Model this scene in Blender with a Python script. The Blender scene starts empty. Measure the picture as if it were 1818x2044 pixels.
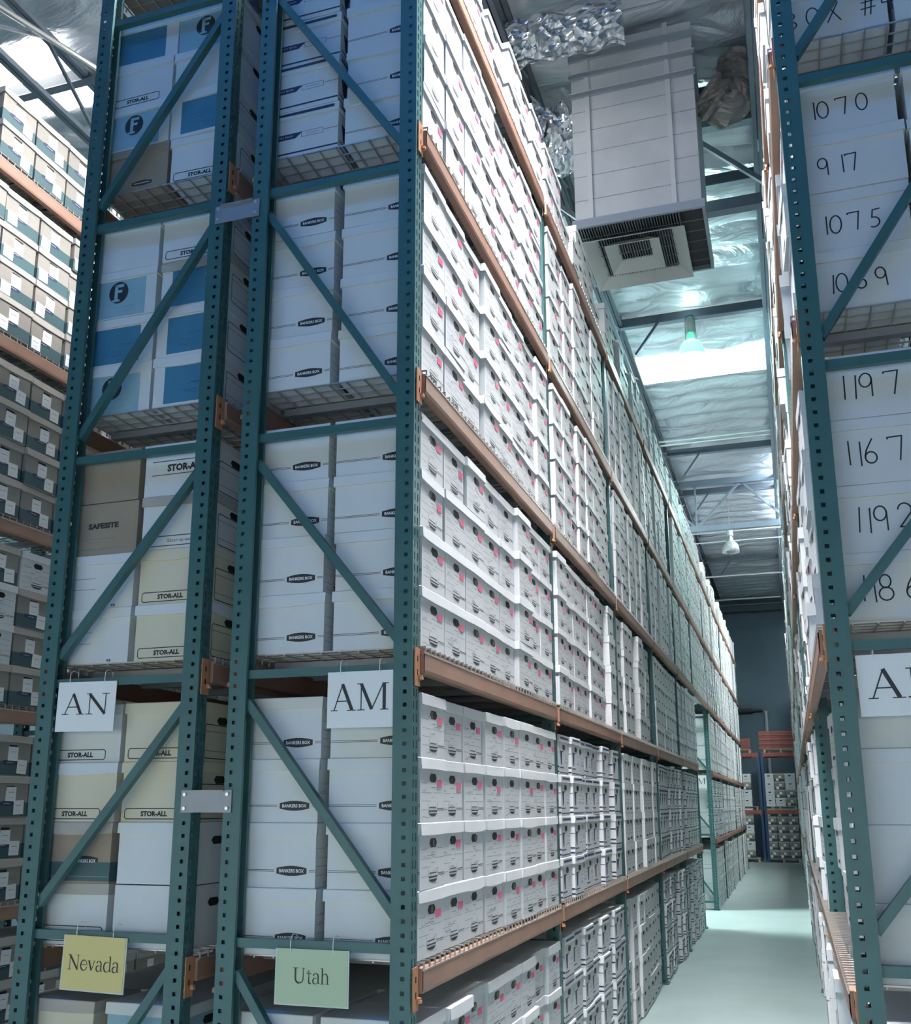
import bpy, bmesh, math, random
from mathutils import Vector, Matrix
random.seed(7)
S = bpy.context.scene
COL = S.collection

# ------------------------------------------------------------------ camera
CAM = Vector((1.4292, -3.7362, 1.8289))
YAW, PITCH, ROLL = 0.3161, 0.2315, -0.0023
FPX, CX, CY = 2012.37, 906.43, 1133.55
fw = Vector((-math.sin(YAW)*math.cos(PITCH), math.cos(YAW)*math.cos(PITCH), math.sin(PITCH)))
r0 = Vector((math.cos(YAW), math.sin(YAW), 0.0)); u0 = r0.cross(fw)
cr, sr = math.cos(ROLL), math.sin(ROLL)
rt = cr*r0 + sr*u0; up = -sr*r0 + cr*u0
cd = bpy.data.cameras.new('camera'); cam = bpy.data.objects.new('camera', cd); COL.objects.link(cam)
M = Matrix((rt, up, -fw)).transposed().to_4x4(); M.translation = CAM
cam.matrix_world = M
cd.sensor_fit = 'VERTICAL'; cd.sensor_height = 24.0; cd.sensor_width = 24.0*1818/2044
cd.lens = FPX/2044*24.0
cd.shift_x = (909-CX)/2044; cd.shift_y = (CY-1022)/2044
cd.clip_end = 200
S.camera = cam

# ------------------------------------------------------------------ world, exposure
EXPOSURE = 0.0
S.view_settings.view_transform = 'Standard'; S.view_settings.look = 'None'
S.view_settings.exposure = EXPOSURE; S.view_settings.gamma = 1.0; S.view_settings.use_curve_mapping = False
S.cycles.use_denoising = True
S.cycles.max_bounces = 8; S.cycles.diffuse_bounces = 5; S.cycles.glossy_bounces = 4
S.cycles.sample_clamp_indirect = 6.0
W = bpy.data.worlds.new('world'); S.world = W; W.use_nodes = True
nt = W.node_tree; nt.nodes.clear()
wo = nt.nodes.new('ShaderNodeOutputWorld'); bg = nt.nodes.new('ShaderNodeBackground')
tc = nt.nodes.new('ShaderNodeTexCoord'); sep = nt.nodes.new('ShaderNodeSeparateXYZ'); ramp = nt.nodes.new('ShaderNodeValToRGB')
nt.links.new(tc.outputs['Generated'], sep.inputs[0]); nt.links.new(sep.outputs['Z'], ramp.inputs[0])
WORLD_LOW, WORLD_HIGH, WORLD_STRENGTH = (0.86, 0.93, 0.84, 1), (0.40, 0.66, 0.95, 1), 2.3
ramp.color_ramp.elements[0].position = 0.0; ramp.color_ramp.elements[0].color = WORLD_LOW
ramp.color_ramp.elements[1].position = 0.55; ramp.color_ramp.elements[1].color = WORLD_HIGH
nt.links.new(ramp.outputs[0], bg.inputs[0]); bg.inputs[1].default_value = WORLD_STRENGTH
nt.links.new(bg.outputs[0], wo.inputs[0])
# skylights and added unseen fill panels: (x0, x1, y0, y1, colour, strength)
SKY_AND_FILL_PANELS = [
    (-0.70, 1.62, 12.55, 13.60, (1.0, 0.99, 0.98), 3.2),
    (-0.10, 1.75, 0.10, 0.95, (0.98, 0.97, 1.0), 560.0),
    (1.72, 2.55, 18.5, 24.5, (0.88, 0.98, 1.0), 110.0),
    (-3.25, -2.05, 0.3, 3.2, (1.0, 0.97, 0.93), 7.0),
    (-6.10, -5.25, 3.2, 4.1, (1.0, 0.97, 0.92), 14.0),
    (-4.00, 2.50, -4.90, -3.90, (0.03, 0.33, 1.0), 7.0),  # added unseen panel behind the camera, tints the rack ends blue
    (3.20, 5.60, 28.6, 30.6, (0.95, 0.98, 1.0), 8.0),  # added unseen panel, brightens the back rack
    (-5.20, -3.40, 12.9, 15.5, (0.84, 1.0, 1.0), 170.0),  # added unseen panel, brightens the cross aisle floor
]
LAMP_ON_POWER, LAMP_COLOR = 430.0, (0.58, 1.0, 0.98)

# ------------------------------------------------------------------ helpers
def new_mat(name, color, rough=0.6, metal=0.0, noise=0.0, nscale=8.0, emit=None, estr=0.0, bump=0.0, bscale=40.0, color2=None, spec=0.5):
    m = bpy.data.materials.new(name); m.use_nodes = True
    t = m.node_tree; b = t.nodes['Principled BSDF']
    b.inputs['Base Color'].default_value = (*color, 1); b.inputs['Roughness'].default_value = rough; b.inputs['Metallic'].default_value = metal
    b.inputs['Specular IOR Level'].default_value = spec
    if emit:
        b.inputs['Emission Color'].default_value = (*emit, 1); b.inputs['Emission Strength'].default_value = estr
    co = None
    if noise > 0 or bump > 0:
        co = t.nodes.new('ShaderNodeTexCoord')
    if noise > 0:
        n = t.nodes.new('ShaderNodeTexNoise'); n.inputs['Scale'].default_value = nscale; n.inputs['Detail'].default_value = 5
        mx = t.nodes.new('ShaderNodeMix'); mx.data_type = 'RGBA'
        c2 = color2 or tuple(max(0, c*(1-noise)) for c in color)
        mx.inputs[6].default_value = (*color, 1); mx.inputs[7].default_value = (*c2, 1)
        rp = t.nodes.new('ShaderNodeValToRGB'); rp.color_ramp.elements[0].position = 0.35; rp.color_ramp.elements[1].position = 0.7
        t.links.new(co.outputs['Object'], n.inputs['Vector']); t.links.new(n.outputs['Fac'], rp.inputs[0])
        t.links.new(rp.outputs[0], mx.inputs[0]); t.links.new(mx.outputs[2], b.inputs['Base Color'])
    if bump > 0:
        n2 = t.nodes.new('ShaderNodeTexNoise'); n2.inputs['Scale'].default_value = bscale; n2.inputs['Detail'].default_value = 4
        bp = t.nodes.new('ShaderNodeBump'); bp.inputs['Strength'].default_value = bump; bp.inputs['Distance'].default_value = 0.05
        t.links.new(co.outputs['Object'], n2.inputs['Vector']); t.links.new(n2.outputs['Fac'], bp.inputs['Height'])
        t.links.new(bp.outputs[0], b.inputs['Normal'])
    return m

MT = dict(
    green=new_mat('rack_green_paint', (0.034, 0.104, 0.108), 0.42, 0.0, 0.12, 6),
    orange=new_mat('beam_orange_paint', (0.34, 0.195, 0.140), 0.48, 0.0, 0.15, 5),
    clip=new_mat('connector_orange_paint', (0.44, 0.205, 0.105), 0.45, 0.0, 0.15, 9),
    rust=new_mat('spare_beam_red_paint', (0.36, 0.10, 0.075), 0.55, 0.0, 0.2, 5),
    blue=new_mat('rack_blue_paint', (0.025, 0.07, 0.16), 0.45),
    wire=new_mat('zinc_wire', (0.50, 0.46, 0.42), 0.4, 0.6),
    galv=new_mat('galvanised_plate', (0.30, 0.31, 0.335), 0.5, 0.45, 0.1, 12),
    white=new_mat('white_card', (0.69, 0.71, 0.71), 0.62, 0.0, 0.07, 5, spec=0.3),
    white2=new_mat('white_card_cool', (0.66, 0.67, 0.68), 0.62, 0.0, 0.07, 5, spec=0.3),
    cream=new_mat('cream_card', (0.66, 0.61, 0.47), 0.65, 0.0, 0.06, 5, spec=0.3),
    kraft=new_mat('kraft_card', (0.29, 0.27, 0.24), 0.7, 0.0, 0.1, 7, spec=0.2),
    brown=new_mat('brown_card', (0.30, 0.245, 0.19), 0.7, 0.0, 0.1, 7, spec=0.2),
    kraftlid=new_mat('kraft_lid_card', (0.44, 0.41, 0.365), 0.7, 0.0, 0.1, 7, spec=0.2),
    teal=new_mat('teal_print', (0.042, 0.092, 0.102), 0.6),
    ltblue=new_mat('light_blue_print', (0.27, 0.45, 0.53), 0.6, 0.0, 0.12, 9),
    dkblue=new_mat('blue_print', (0.045, 0.185, 0.31), 0.6, 0.0, 0.12, 9),
    ink=new_mat('black_ink', (0.018, 0.022, 0.026), 0.6),
    grey=new_mat('grey_ink', (0.19, 0.20, 0.215), 0.7),
    pale=new_mat('pale_grey_ink', (0.42, 0.43, 0.45), 0.7),
    navy=new_mat('navy_print', (0.022, 0.035, 0.085), 0.6),
    dark=new_mat('hand_hole_dark', (0.012, 0.012, 0.013), 0.9),
    files=new_mat('manila_files', (0.16, 0.145, 0.115), 0.9, 0.0, 0.5, 60),
    pink=new_mat('pink_sticker', (0.80, 0.16, 0.27), 0.6, 0.0, 0.2, 90),
    sheet=new_mat('white_paper', (0.83, 0.83, 0.82), 0.6),
    yellow=new_mat('yellow_paper', (0.66, 0.54, 0.22), 0.45),
    mint=new_mat('pale_green_paper', (0.43, 0.53, 0.36), 0.45),
    sleeve=new_mat('clear_sleeve', (0.55, 0.60, 0.55), 0.3),
    tie=new_mat('white_cable_tie', (0.75, 0.80, 0.78), 0.4),
    concrete=new_mat('concrete_floor', (0.41, 0.50, 0.48), 0.34, 0.0, 0.14, 1.3, spec=0.5),
    bluewall=new_mat('blue_bounce_wall', (0.03, 0.08, 0.20), 0.8, 0.0, 0.1, 1.0),  # blue set to tint the light bounced off the added front wall
    wall=new_mat('tilt_up_wall', (0.085, 0.13, 0.16), 0.85, 0.0, 0.15, 0.7),
    steel=new_mat('grey_joist_steel', (0.16, 0.20, 0.25), 0.5, 0.2, 0.1, 4),
    dsteel=new_mat('dark_purlin_steel', (0.055, 0.07, 0.09), 0.55, 0.2),
    pipe=new_mat('conduit', (0.62, 0.63, 0.64), 0.3, 0.7),
    duct=new_mat('galvanised_duct', (0.74, 0.75, 0.77), 0.42, 0.1, 0.16, 2.2, bump=0.04, bscale=3),
    ductseam=new_mat('duct_seam', (0.35, 0.39, 0.44), 0.45, 0.4),
    strap=new_mat('duct_strap', (0.72, 0.74, 0.75), 0.4, 0.0),
    grille=new_mat('grille_black', (0.02, 0.022, 0.026), 0.6),
    grillebar=new_mat('grille_bar', (0.16, 0.18, 0.20), 0.5),
    cone=new_mat('diffuser_enamel', (0.62, 0.64, 0.62), 0.5),
    plasticwrap=new_mat('brown_duct_wrap', (0.38, 0.33, 0.30), 0.35, 0.25, 0.4, 4, bump=0.5, bscale=9),
    glass=new_mat('lamp_glass', (0.75, 0.80, 0.80), 0.15, 0.0),
    glow=new_mat('lit_lamp_bell', (0.8, 0.95, 0.9), 0.3, 0.0, emit=(0.45, 1.0, 0.82), estr=0.80),
    glowneck=new_mat('lit_lamp_neck', (0.3, 0.8, 0.6), 0.3, 0.0, emit=(0.12, 0.85, 0.55), estr=0.8),
    ballast=new_mat('lamp_housing', (0.34, 0.40, 0.40), 0.5),
    pallet=new_mat('pallet_wood', (0.50, 0.41, 0.28), 0.8, 0.0, 0.25, 8),
    rubber=new_mat('dark_pipe', (0.03, 0.035, 0.04), 0.6),
)
# crinkled foil insulation
def foil_mat():
    m = new_mat('foil_insulation', (0.80, 0.84, 0.90), 0.32, 0.5)
    t = m.node_tree; b = t.nodes['Principled BSDF']; co = t.nodes.new('ShaderNodeTexCoord')
    v = t.nodes.new('ShaderNodeTexNoise'); v.inputs['Scale'].default_value = 1.3; v.inputs['Detail'].default_value = 8; v.inputs['Distortion'].default_value = 1.6
    mp = t.nodes.new('ShaderNodeMapping'); mp.inputs['Scale'].default_value = (0.8, 1.7, 1)
    bp = t.nodes.new('ShaderNodeBump'); bp.inputs['Strength'].default_value = 0.55; bp.inputs['Distance'].default_value = 0.22
    t.links.new(co.outputs['Object'], mp.inputs[0]); t.links.new(mp.outputs[0], v.inputs['Vector'])
    t.links.new(v.outputs['Fac'], bp.inputs['Height']); t.links.new(bp.outputs[0], b.inputs['Normal'])
    return m
MT['glass'].node_tree.nodes['Principled BSDF'].inputs['Transmission Weight'].default_value = 0.75
MT['foil'] = foil_mat()
def wrap_mat():
    m = new_mat('foil_wrap', (0.80, 0.84, 0.88), 0.2, 0.85)
    t = m.node_tree; b = t.nodes['Principled BSDF']; co = t.nodes.new('ShaderNodeTexCoord')
    v = t.nodes.new('ShaderNodeTexVoronoi'); v.inputs['Scale'].default_value = 9
    bp = t.nodes.new('ShaderNodeBump'); bp.inputs['Strength'].default_value = 0.8; bp.inputs['Distance'].default_value = 0.1
    t.links.new(co.outputs['Object'], v.inputs['Vector']); t.links.new(v.outputs['Distance'], bp.inputs['Height']); t.links.new(bp.outputs[0], b.inputs['Normal'])
    return m
MT['wrap'] = wrap_mat()
for i, s in enumerate(SKY_AND_FILL_PANELS):
    MT['sky%d' % i] = new_mat('sky_or_fill_panel_%s' % 'abcdefghijkl'[i], (0.8, 0.8, 0.8), 0.5, emit=s[4], estr=s[5])

class MB:
    """collects shapes; build() links them as one mesh object"""
    def __init__(s): s.v = []; s.f = []; s.m = []; s.mats = []
    def mi(s, mat):
        if mat not in s.mats: s.mats.append(mat)
        return s.mats.index(mat)
    def add(s, vs, fs, mat):
        o = len(s.v); k = s.mi(mat); s.v += [tuple(p) for p in vs]
        for f in fs: s.f.append([o+i for i in f]); s.m.append(k)
        return s
    def box(s, x0, x1, y0, y1, z0, z1, mat):
        if x0 > x1: x0, x1 = x1, x0
        if y0 > y1: y0, y1 = y1, y0
        if z0 > z1: z0, z1 = z1, z0
        return s.add([(x0,y0,z0),(x1,y0,z0),(x1,y1,z0),(x0,y1,z0),(x0,y0,z1),(x1,y0,z1),(x1,y1,z1),(x0,y1,z1)],
              [(0,3,2,1),(4,5,6,7),(0,1,5,4),(1,2,6,5),(2,3,7,6),(3,0,4,7)], mat)
    def bar(s, a, b, w, h, mat, upv=(0, 0, 1)):
        a = Vector(a); b = Vector(b); d = (b-a).normalized(); u = Vector(upv)
        if abs(d.dot(u)) > 0.98: u = Vector((1, 0, 0))
        x = d.cross(u).normalized()*w/2; y = x.cross(d).normalized()*h/2
        vs = [a-x-y, a+x-y, a+x+y, a-x+y, b-x-y, b+x-y, b+x+y, b-x+y]
        return s.add(vs, [(0,1,2,3),(7,6,5,4),(0,4,5,1),(1,5,6,2),(2,6,7,3),(3,7,4,0)], mat)
    def tube(s, pts, rad, mat, n=8, cap=True):
        pts = [Vector(p) for p in pts]; rads = rad if isinstance(rad, (list, tuple)) else [rad]*len(pts)
        vs = []; fs = []
        for i, p in enumerate(pts):
            d = (pts[min(i+1, len(pts)-1)]-pts[max(i-1, 0)]).normalized()
            u = Vector((0, 0, 1)) if abs(d.z) < 0.9 else Vector((1, 0, 0))
            x = d.cross(u).normalized(); y = x.cross(d).normalized()
            for k in range(n):
                a = 2*math.pi*k/n; vs.append(p+(x*math.cos(a)+y*math.sin(a))*rads[i])
        for i in range(len(pts)-1):
            for k in range(n):
                fs.append((i*n+k, i*n+(k+1) % n, (i+1)*n+(k+1) % n, (i+1)*n+k))
        if cap: fs.append(tuple(range(n))[::-1]); fs.append(tuple((len(pts)-1)*n+k for k in range(n)))
        return s.add(vs, fs, mat)
    def lathe(s, prof, c, mat, n=24):
        vs = []; fs = []
        for (r, z) in prof:
            for k in range(n):
                a = 2*math.pi*k/n; vs.append((c[0]+r*math.cos(a), c[1]+r*math.sin(a), c[2]+z))
        for i in range(len(prof)-1):
            for k in range(n): fs.append((i*n+k, i*n+(k+1) % n, (i+1)*n+(k+1) % n, (i+1)*n+k))
        return s.add(vs, fs, mat)
    def poly(s, pl, pts, mat, off=0.0006):
        """2-D polygon laid on a plane pl = (origin, u, v, normal)"""
        o, u, v, n = pl
        return s.add([o+u*p[0]+v*p[1]+n*off for p in pts], [tuple(range(len(pts)))], mat)
    def rect(s, pl, x0, x1, y0, y1, mat, off=0.0006):
        return s.poly(pl, [(x0,y0),(x1,y0),(x1,y1),(x0,y1)], mat, off)
    def mesh2(s, pl, vs, fs, mat, off=0.0006):
        o, u, v, n = pl
        return s.add([o+u*p[0]+v*p[1]+n*off for p in vs], fs, mat)
    def frame2(s, pl, x0, x1, y0, y1, w, mat, off=0.0006):
        s.rect(pl, x0, x1, y0, y0+w, mat, off); s.rect(pl, x0, x1, y1-w, y1, mat, off)
        s.rect(pl, x0, x0+w, y0+w, y1-w, mat, off); s.rect(pl, x1-w, x1, y0+w, y1-w, mat, off); return s
    def line2(s, pl, pts, w, mat, off=0.0007):
        for a, b in zip(pts[:-1], pts[1:]):
            dx, dy = b[0]-a[0], b[1]-a[1]; L = math.hypot(dx, dy) or 1e-6
            nx, ny = -dy/L*w/2, dx/L*w/2; ex, ey = dx/L*w*.35, dy/L*w*.35
            s.poly(pl, [(a[0]-ex-nx, a[1]-ey-ny), (b[0]+ex-nx, b[1]+ey-ny), (b[0]+ex+nx, b[1]+ey+ny), (a[0]-ex+nx, a[1]-ey+ny)], mat, off)
        return s
    def data(s, name):
        me = bpy.data.meshes.new(name); me.from_pydata([tuple(p) for p in s.v], [], s.f)
        for m in s.mats: me.materials.append(MT[m])
        me.polygons.foreach_set('material_index', s.m); me.update(); return me
    def build(s, name, parent=None, loc=None, smooth=False):
        me = s.data(name)
        if smooth: me.polygons.foreach_set('use_smooth', [True]*len(me.polygons))
        return link(name, me, parent, loc)

def link(name, me, parent=None, loc=None):
    o = bpy.data.objects.new(name, me); COL.objects.link(o)
    if parent: o.parent = parent
    if loc is not None: o.location = loc
    return o
def tag(o, label, cat, group=None, kind=None):
    if label: o['label'] = label
    if cat: o['category'] = cat
    if group: o['group'] = group
    if kind: o['kind'] = kind
    return o
def thing(name, label, cat, loc=(0, 0, 0), rz=0.0, group=None):
    o = bpy.data.objects.new(name, None); COL.objects.link(o); o.empty_display_size = 0.1
    o.location = loc; o.rotation_euler = (0, 0, rz); return tag(o, label, cat, group)
def struct(name, mb):
    o = mb.build(name); o['kind'] = 'structure'; return o

# ---- lettering
_tc = {}
def text2(sx, bold=0.0):
    key = (sx, bold)
    if key in _tc: return _tc[key]
    cu = bpy.data.curves.new('t', 'FONT'); cu.body = sx; cu.size = 1.0; cu.resolution_u = 2; cu.offset = bold; cu.fill_mode = 'FRONT'
    ob = bpy.data.objects.new('t', cu); COL.objects.link(ob)
    dg = bpy.context.evaluated_depsgraph_get(); me = bpy.data.meshes.new_from_object(ob.evaluated_get(dg))
    vs = [(v.co.x, v.co.y) for v in me.vertices]; fs = [tuple(p.vertices) for p in me.polygons]
    bpy.data.objects.remove(ob); bpy.data.curves.remove(cu); bpy.data.meshes.remove(me)
    x0 = min(v[0] for v in vs); x1 = max(v[0] for v in vs); y0 = min(v[1] for v in vs); y1 = max(v[1] for v in vs)
    vs = [((v[0]-x0)/(x1-x0), (v[1]-y0)/(y1-y0)) for v in vs]
    _tc[key] = (vs, fs, (x1-x0)/(y1-y0)); return _tc[key]
def put_text(mb, pl, sx, x, y, w, h, mat, off=0.0010, bold=0.02):
    vs, fs, asp = text2(sx, bold)
    mb.mesh2(pl, [(x+v[0]*w, y+v[1]*h) for v in vs], fs, mat, off)
def lens(w, h, n=7):
    t = [(-w/2+w*i/n, h/2*(0.55+0.45*math.sin(math.pi*i/n))) for i in range(n+1)]
    return [(x, -y) for x, y in t] + [(x, y) for x, y in reversed(t)]
def put_oval_logo(mb, pl, cx, cy, w=0.135, h=0.040, text=True):
    mb.poly(pl, [(cx+x, cy+y) for x, y in lens(w, h)], 'ink', 0.0006)
    if text:
        put_text(mb, pl, 'BANKERS BOX', cx-w*.41, cy-h*.17, w*.82, h*.34, 'sheet', 0.0010)
    else: mb.rect(pl, cx-w*.38, cx+w*.38, cy-h*.10, cy+h*.10, 'pale', 0.0010)
def arc(cx, cy, rx, ry, a0, a1, n=12):
    return [(cx+rx*math.cos(math.radians(a0+(a1-a0)*i/n)), cy+ry*math.sin(math.radians(a0+(a1-a0)*i/n))) for i in range(n+1)]
DIG = {
 '0': [arc(.45,.5,.38,.5,100,460,16)], '1': [[(.45,1),(.45,0)]], '7': [[(.0,.92),(.0,.98),(.75,1.0),(.55,0)]],
 '9': [arc(.38,.70,.32,.30,20,380,14)+[(.70,.75),(.74,0)]], '5': [[(.75,1),(.3,.97),(.22,.55)]+arc(.32,.28,.38,.28,100,-120,10)],
 '6': [[(.55,1.0),(.2,.55),(.1,.3)]+arc(.40,.22,.30,.24,180,540,14)], '2': [arc(.38,.72,.34,.28,170,-20,10)+[(.05,.05),(.8,.02)]],
 '8': [arc(.4,.74,.28,.26,-90,270,14), arc(.4,.24,.36,.26,90,450,14)], '4': [[(.1,1),(.05,.45),(.75,.45)],[(.62,1),(.6,0)]],
 '3': [arc(.3,.75,.34,.25,150,-80,9)+arc(.3,.25,.38,.26,80,-150,9)], '#': [[(.25,0),(.4,1)],[(.6,0),(.75,1)],[(.05,.35),(.9,.4)],[(.1,.7),(.95,.75)]],
 'B': [[(.1,0),(.1,1)]+arc(.1,.75,.5,.25,90,-90,8)+arc(.1,.25,.6,.25,90,-90,8)], 'o': [arc(.4,.3,.32,.3,90,450,12)], 'x': [[(.05,.6),(.7,0)],[(.65,.6),(.05,0)]], 'O':[arc(.45,.5,.4,.5,90,450,14)],'X':[[(.05,1),(.8,0)],[(.75,1),(.0,0)]],
}
def put_hand(mb, pl, sx, x, y, h, mat='ink', wd=0.006, adv=0.85, jit=0.06):
    rr = random.Random(sx)
    for ch in sx:
        if ch == ' ': x += h*.5; continue
        dy = rr.uniform(-jit, jit)*h; sl = rr.uniform(-.06, .06)
        for st in DIG[ch]:
            mb.line2(pl, [(x+p[0]*h*.72+p[1]*sl*h, y+dy+p[1]*h) for p in st], wd, mat, 0.0010)
        x += h*(0.42 if ch == '1' else adv)
def stroke(mb, pl, pts, ws, mat, off):
    """variable-width stroke as quads"""
    n = len(pts); L = []; R = []
    if not isinstance(ws, (list, tuple)): ws = [ws]*n
    for i in range(n):
        a = pts[max(i-1, 0)]; b = pts[min(i+1, n-1)]; dx, dy = b[0]-a[0], b[1]-a[1]; l = math.hypot(dx, dy) or 1e-6
        nx, ny = -dy/l*ws[i]/2, dx/l*ws[i]/2; L.append((pts[i][0]+nx, pts[i][1]+ny)); R.append((pts[i][0]-nx, pts[i][1]-ny))
    for i in range(n-1): mb.poly(pl, [L[i], R[i], R[i+1], L[i+1]], mat, off)
def aw(n, lo, hi, ph=0.0): return [lo+(hi-lo)*abs(math.sin(math.pi*(i/n)+ph)) for i in range(n+1)]
SERIF = {}
def _L(ch, adv, *st): SERIF[ch] = (adv, st)
T, K = 0.045, 0.13
_L('A', 1.06, ([(.13,.02),(.47,1.0)], T), ([(.46,1.0),(.86,.02)], K), ([(.25,.36),(.70,.36)], T), ([(.0,.017),(.28,.017)], .034), ([(.66,.017),(1.02,.017)], .034))
_L('N', 1.10, ([(.17,.02),(.17,.98)], T), ([(.14,.98),(.88,.02)], K), ([(.88,.0),(.88,.98)], T), ([(.0,.983),(.24,.983)], .034), ([(.02,.017),(.32,.017)], .034), ([(.72,.983),(1.04,.983)], .034))
_L('M', 1.34, ([(.17,.02),(.17,.98)], T), ([(.17,.98),(.60,.03)], K), ([(.60,.03),(1.06,.98)], T), ([(1.10,.02),(1.10,.98)], K), ([(.0,.983),(.24,.983)], .034), ([(.02,.017),(.32,.017)], .034), ([(1.02,.983),(1.28,.983)], .034), ([(.94,.017),(1.28,.017)], .034))
_L('U', 1.10, ([(.21,.98),(.21,.36)]+arc(.50,.32,.29,.30,180,270,6)+arc(.53,.32,.31,.30,270,360,6)+[(.84,.98)], [K,K]+[.12]*7+[.07]*7+[T]), ([(.02,.983),(.42,.983)], .034), ([(.70,.983),(1.0,.983)], .034))
_L('L', .92, ([(.20,.02),(.20,.98)], K), ([(.02,.983),(.40,.983)], .034), ([(.02,.02),(.82,.02)], .04), ([(.80,.02),(.85,.24)], .05))
_L('e', .66, (arc(.33,.34,.28,.34,5,345,18), [T]*5+[.09]*9+[.06]*5), ([(.08,.39),(.60,.39)], T))
_L('v', .70, ([(.10,.66),(.36,.02)], .11), ([(.35,.02),(.60,.66)], T), ([(.0,.665),(.26,.665)], .03), ([(.47,.665),(.70,.665)], .03))
_L('a', .66, (arc(.30,.46,.20,.22,165,15,8)+[(.49,.42),(.49,.10),(.55,.03),(.63,.08)], [.08]*3+[.05]*3+[.10]*3+[.10,.10,.06,.03]), (arc(.27,.19,.20,.19,60,330,12), [T]*3+[.09]*6+[T]*4))
_L('d', .76, (arc(.34,.33,.27,.33,50,320,14), [T]*4+[.10]*7+[T]*4), ([(.60,1.02),(.60,.06)], .10), ([(.44,1.01),(.62,1.03)], .03), ([(.60,.03),(.74,.06)], .035))
_L('t', .46, ([(.20,.86),(.20,.14)]+arc(.30,.12,.10,.11,180,320,6), [.03]+[.10]*7+[.04]), ([(.02,.655),(.42,.655)], .04), ([(.02,.645),(.20,.86)], .03))
_L('h', .76, ([(.16,1.02),(.16,.02)], .10), (arc(.38,.40,.20,.27,150,0,8)+[(.58,.02)], [.04]*4+[.09]*6), ([(.0,1.01),(.18,1.03)], .03), ([(.02,.017),(.32,.017)], .03), ([(.44,.017),(.74,.017)], .03))
def put_serif(mb, pl, sx, x, y, w, h, mat='ink', off=0.0012):
    tot = sum(SERIF[c][0] for c in sx); sc = w/tot
    cx = x
    for c in sx:
        adv, sts = SERIF[c]
        for i, (pts, ws) in enumerate(sts):
            wl = [q*(sc+h)/2 for q in ws] if isinstance(ws, list) else ws*(sc+h)/2
            stroke(mb, pl, [(cx+p[0]*sc, y+p[1]*h) for p in pts], wl, mat, off+0.0001*i)
        cx += adv*sc

# ------------------------------------------------------------------ dimensions
BAY = 2.5621; NB = 5
ROW2_Y = 15.65
LEV = lambda l: 1.083 + 1.2102*(l-1)          # underside of the beam connectors of level l
DECK = lambda l: 0.012 if l == 0 else LEV(l)+0.168
POST_H = 6.10
CEIL = 9.30
AM_X, AN_X, RR_X = -0.38, -1.351, 1.99         # frame centres
HALF = 0.41
LL_X = -3.30                                    # face of the far left rack
BRACES = [0.16, 1.32, 2.385, 3.440, 4.672, 5.88]
PITCH_FAR = .333
ORD = ['first', 'second', 'third', 'fourth', 'fifth', 'sixth', 'seventh', 'eighth', 'ninth', 'tenth']
SHELF = ['floor level', 'lowest shelf', 'second shelf', 'third shelf', 'fourth shelf', 'top shelf']

# ------------------------------------------------------------------ room
b = MB(); b.box(-9, 7, -8, 34.6, -0.12, 0, 'concrete'); struct('floor', b)
b = MB(); b.box(-9, 7, 34.6, 34.9, 0, CEIL+.3, 'wall'); struct('wall_back', b)
b = MB(); b.box(-9.2, -9, -8, 34.6, 0, CEIL+.3, 'wall'); struct('wall_left', b)
b = MB(); b.box(7, 7.2, -8, 34.6, 0, CEIL+.3, 'wall'); struct('wall_right', b)
b = MB(); b.box(-9, 7, -5.4, -5.2, 2.7, CEIL+.3, 'bluewall'); struct('wall_front_light_block', b)  # unseen wall added behind the camera to keep light off the upper boxes
# foil ceiling sagging between purlins
def ceiling():
    rnd = random.Random(3); x0, x1, y0, y1 = -9.2, 7.2, -8.0, 34.9; nx = 70; ny = 430
    P = 0.56; vs = []; fs = []
    ph = [rnd.uniform(-.02, .02) for _ in range(nx+1)]
    for j in range(ny+1):
        y = y0+(y1-y0)*j/ny
        for i in range(nx+1):
            x = x0+(x1-x0)*i/nx
            s = abs(math.sin(math.pi*(y+0.05*math.sin(x*1.7)+ph[i])/P))
            z = CEIL+0.19-0.17*s**0.8 + 0.016*math.sin(x*5.1+y*3)+0.010*math.sin(x*9.3-y*4.7)
            vs.append((x, y, z))
    for j in range(ny):
        for i in range(nx):
            a = j*(nx+1)+i; fs.append((a, a+nx+1, a+nx+2, a+1))
    m = MB(); m.add(vs, fs, 'foil'); o = m.build('ceiling', smooth=True); o['kind'] = 'structure'
    sd = o.modifiers.new('sheet', 'SOLIDIFY'); sd.thickness = 0.02; sd.offset = 1
ceiling()
for i, (x0, x1, y0, y1, c, st) in enumerate(SKY_AND_FILL_PANELS):
    m = MB(); m.box(x0, x1, y0, y1, CEIL-.02, CEIL+.01, 'sky%d' % i)
    struct('window_or_fill_%d' % (i+1), m)  # includes the added fill panels
wx0, wx1, wy0, wy1 = SKY_AND_FILL_PANELS[1][:4]
b = MB()  # added unseen well, narrows the near skylight's spread down the aisle
for q in ((wx0-.03, wx0, wy0-.03, wy1+.03), (wx1, wx1+.03, wy0-.03, wy1+.03), (wx0, wx1, wy0-.03, wy0), (wx0, wx1, wy1, wy1+.03)): b.box(*q, CEIL-.48, CEIL+.05, 'steel')
struct('added_light_well', b)
b = MB()
b.box(-9, 7, 34.2, 34.5, CEIL-.55, CEIL-.30, 'dsteel'); b.box(-9, 7, 34.15, 34.55, CEIL-.32, CEIL-.28, 'steel')
struct('trim_1', b)

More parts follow.
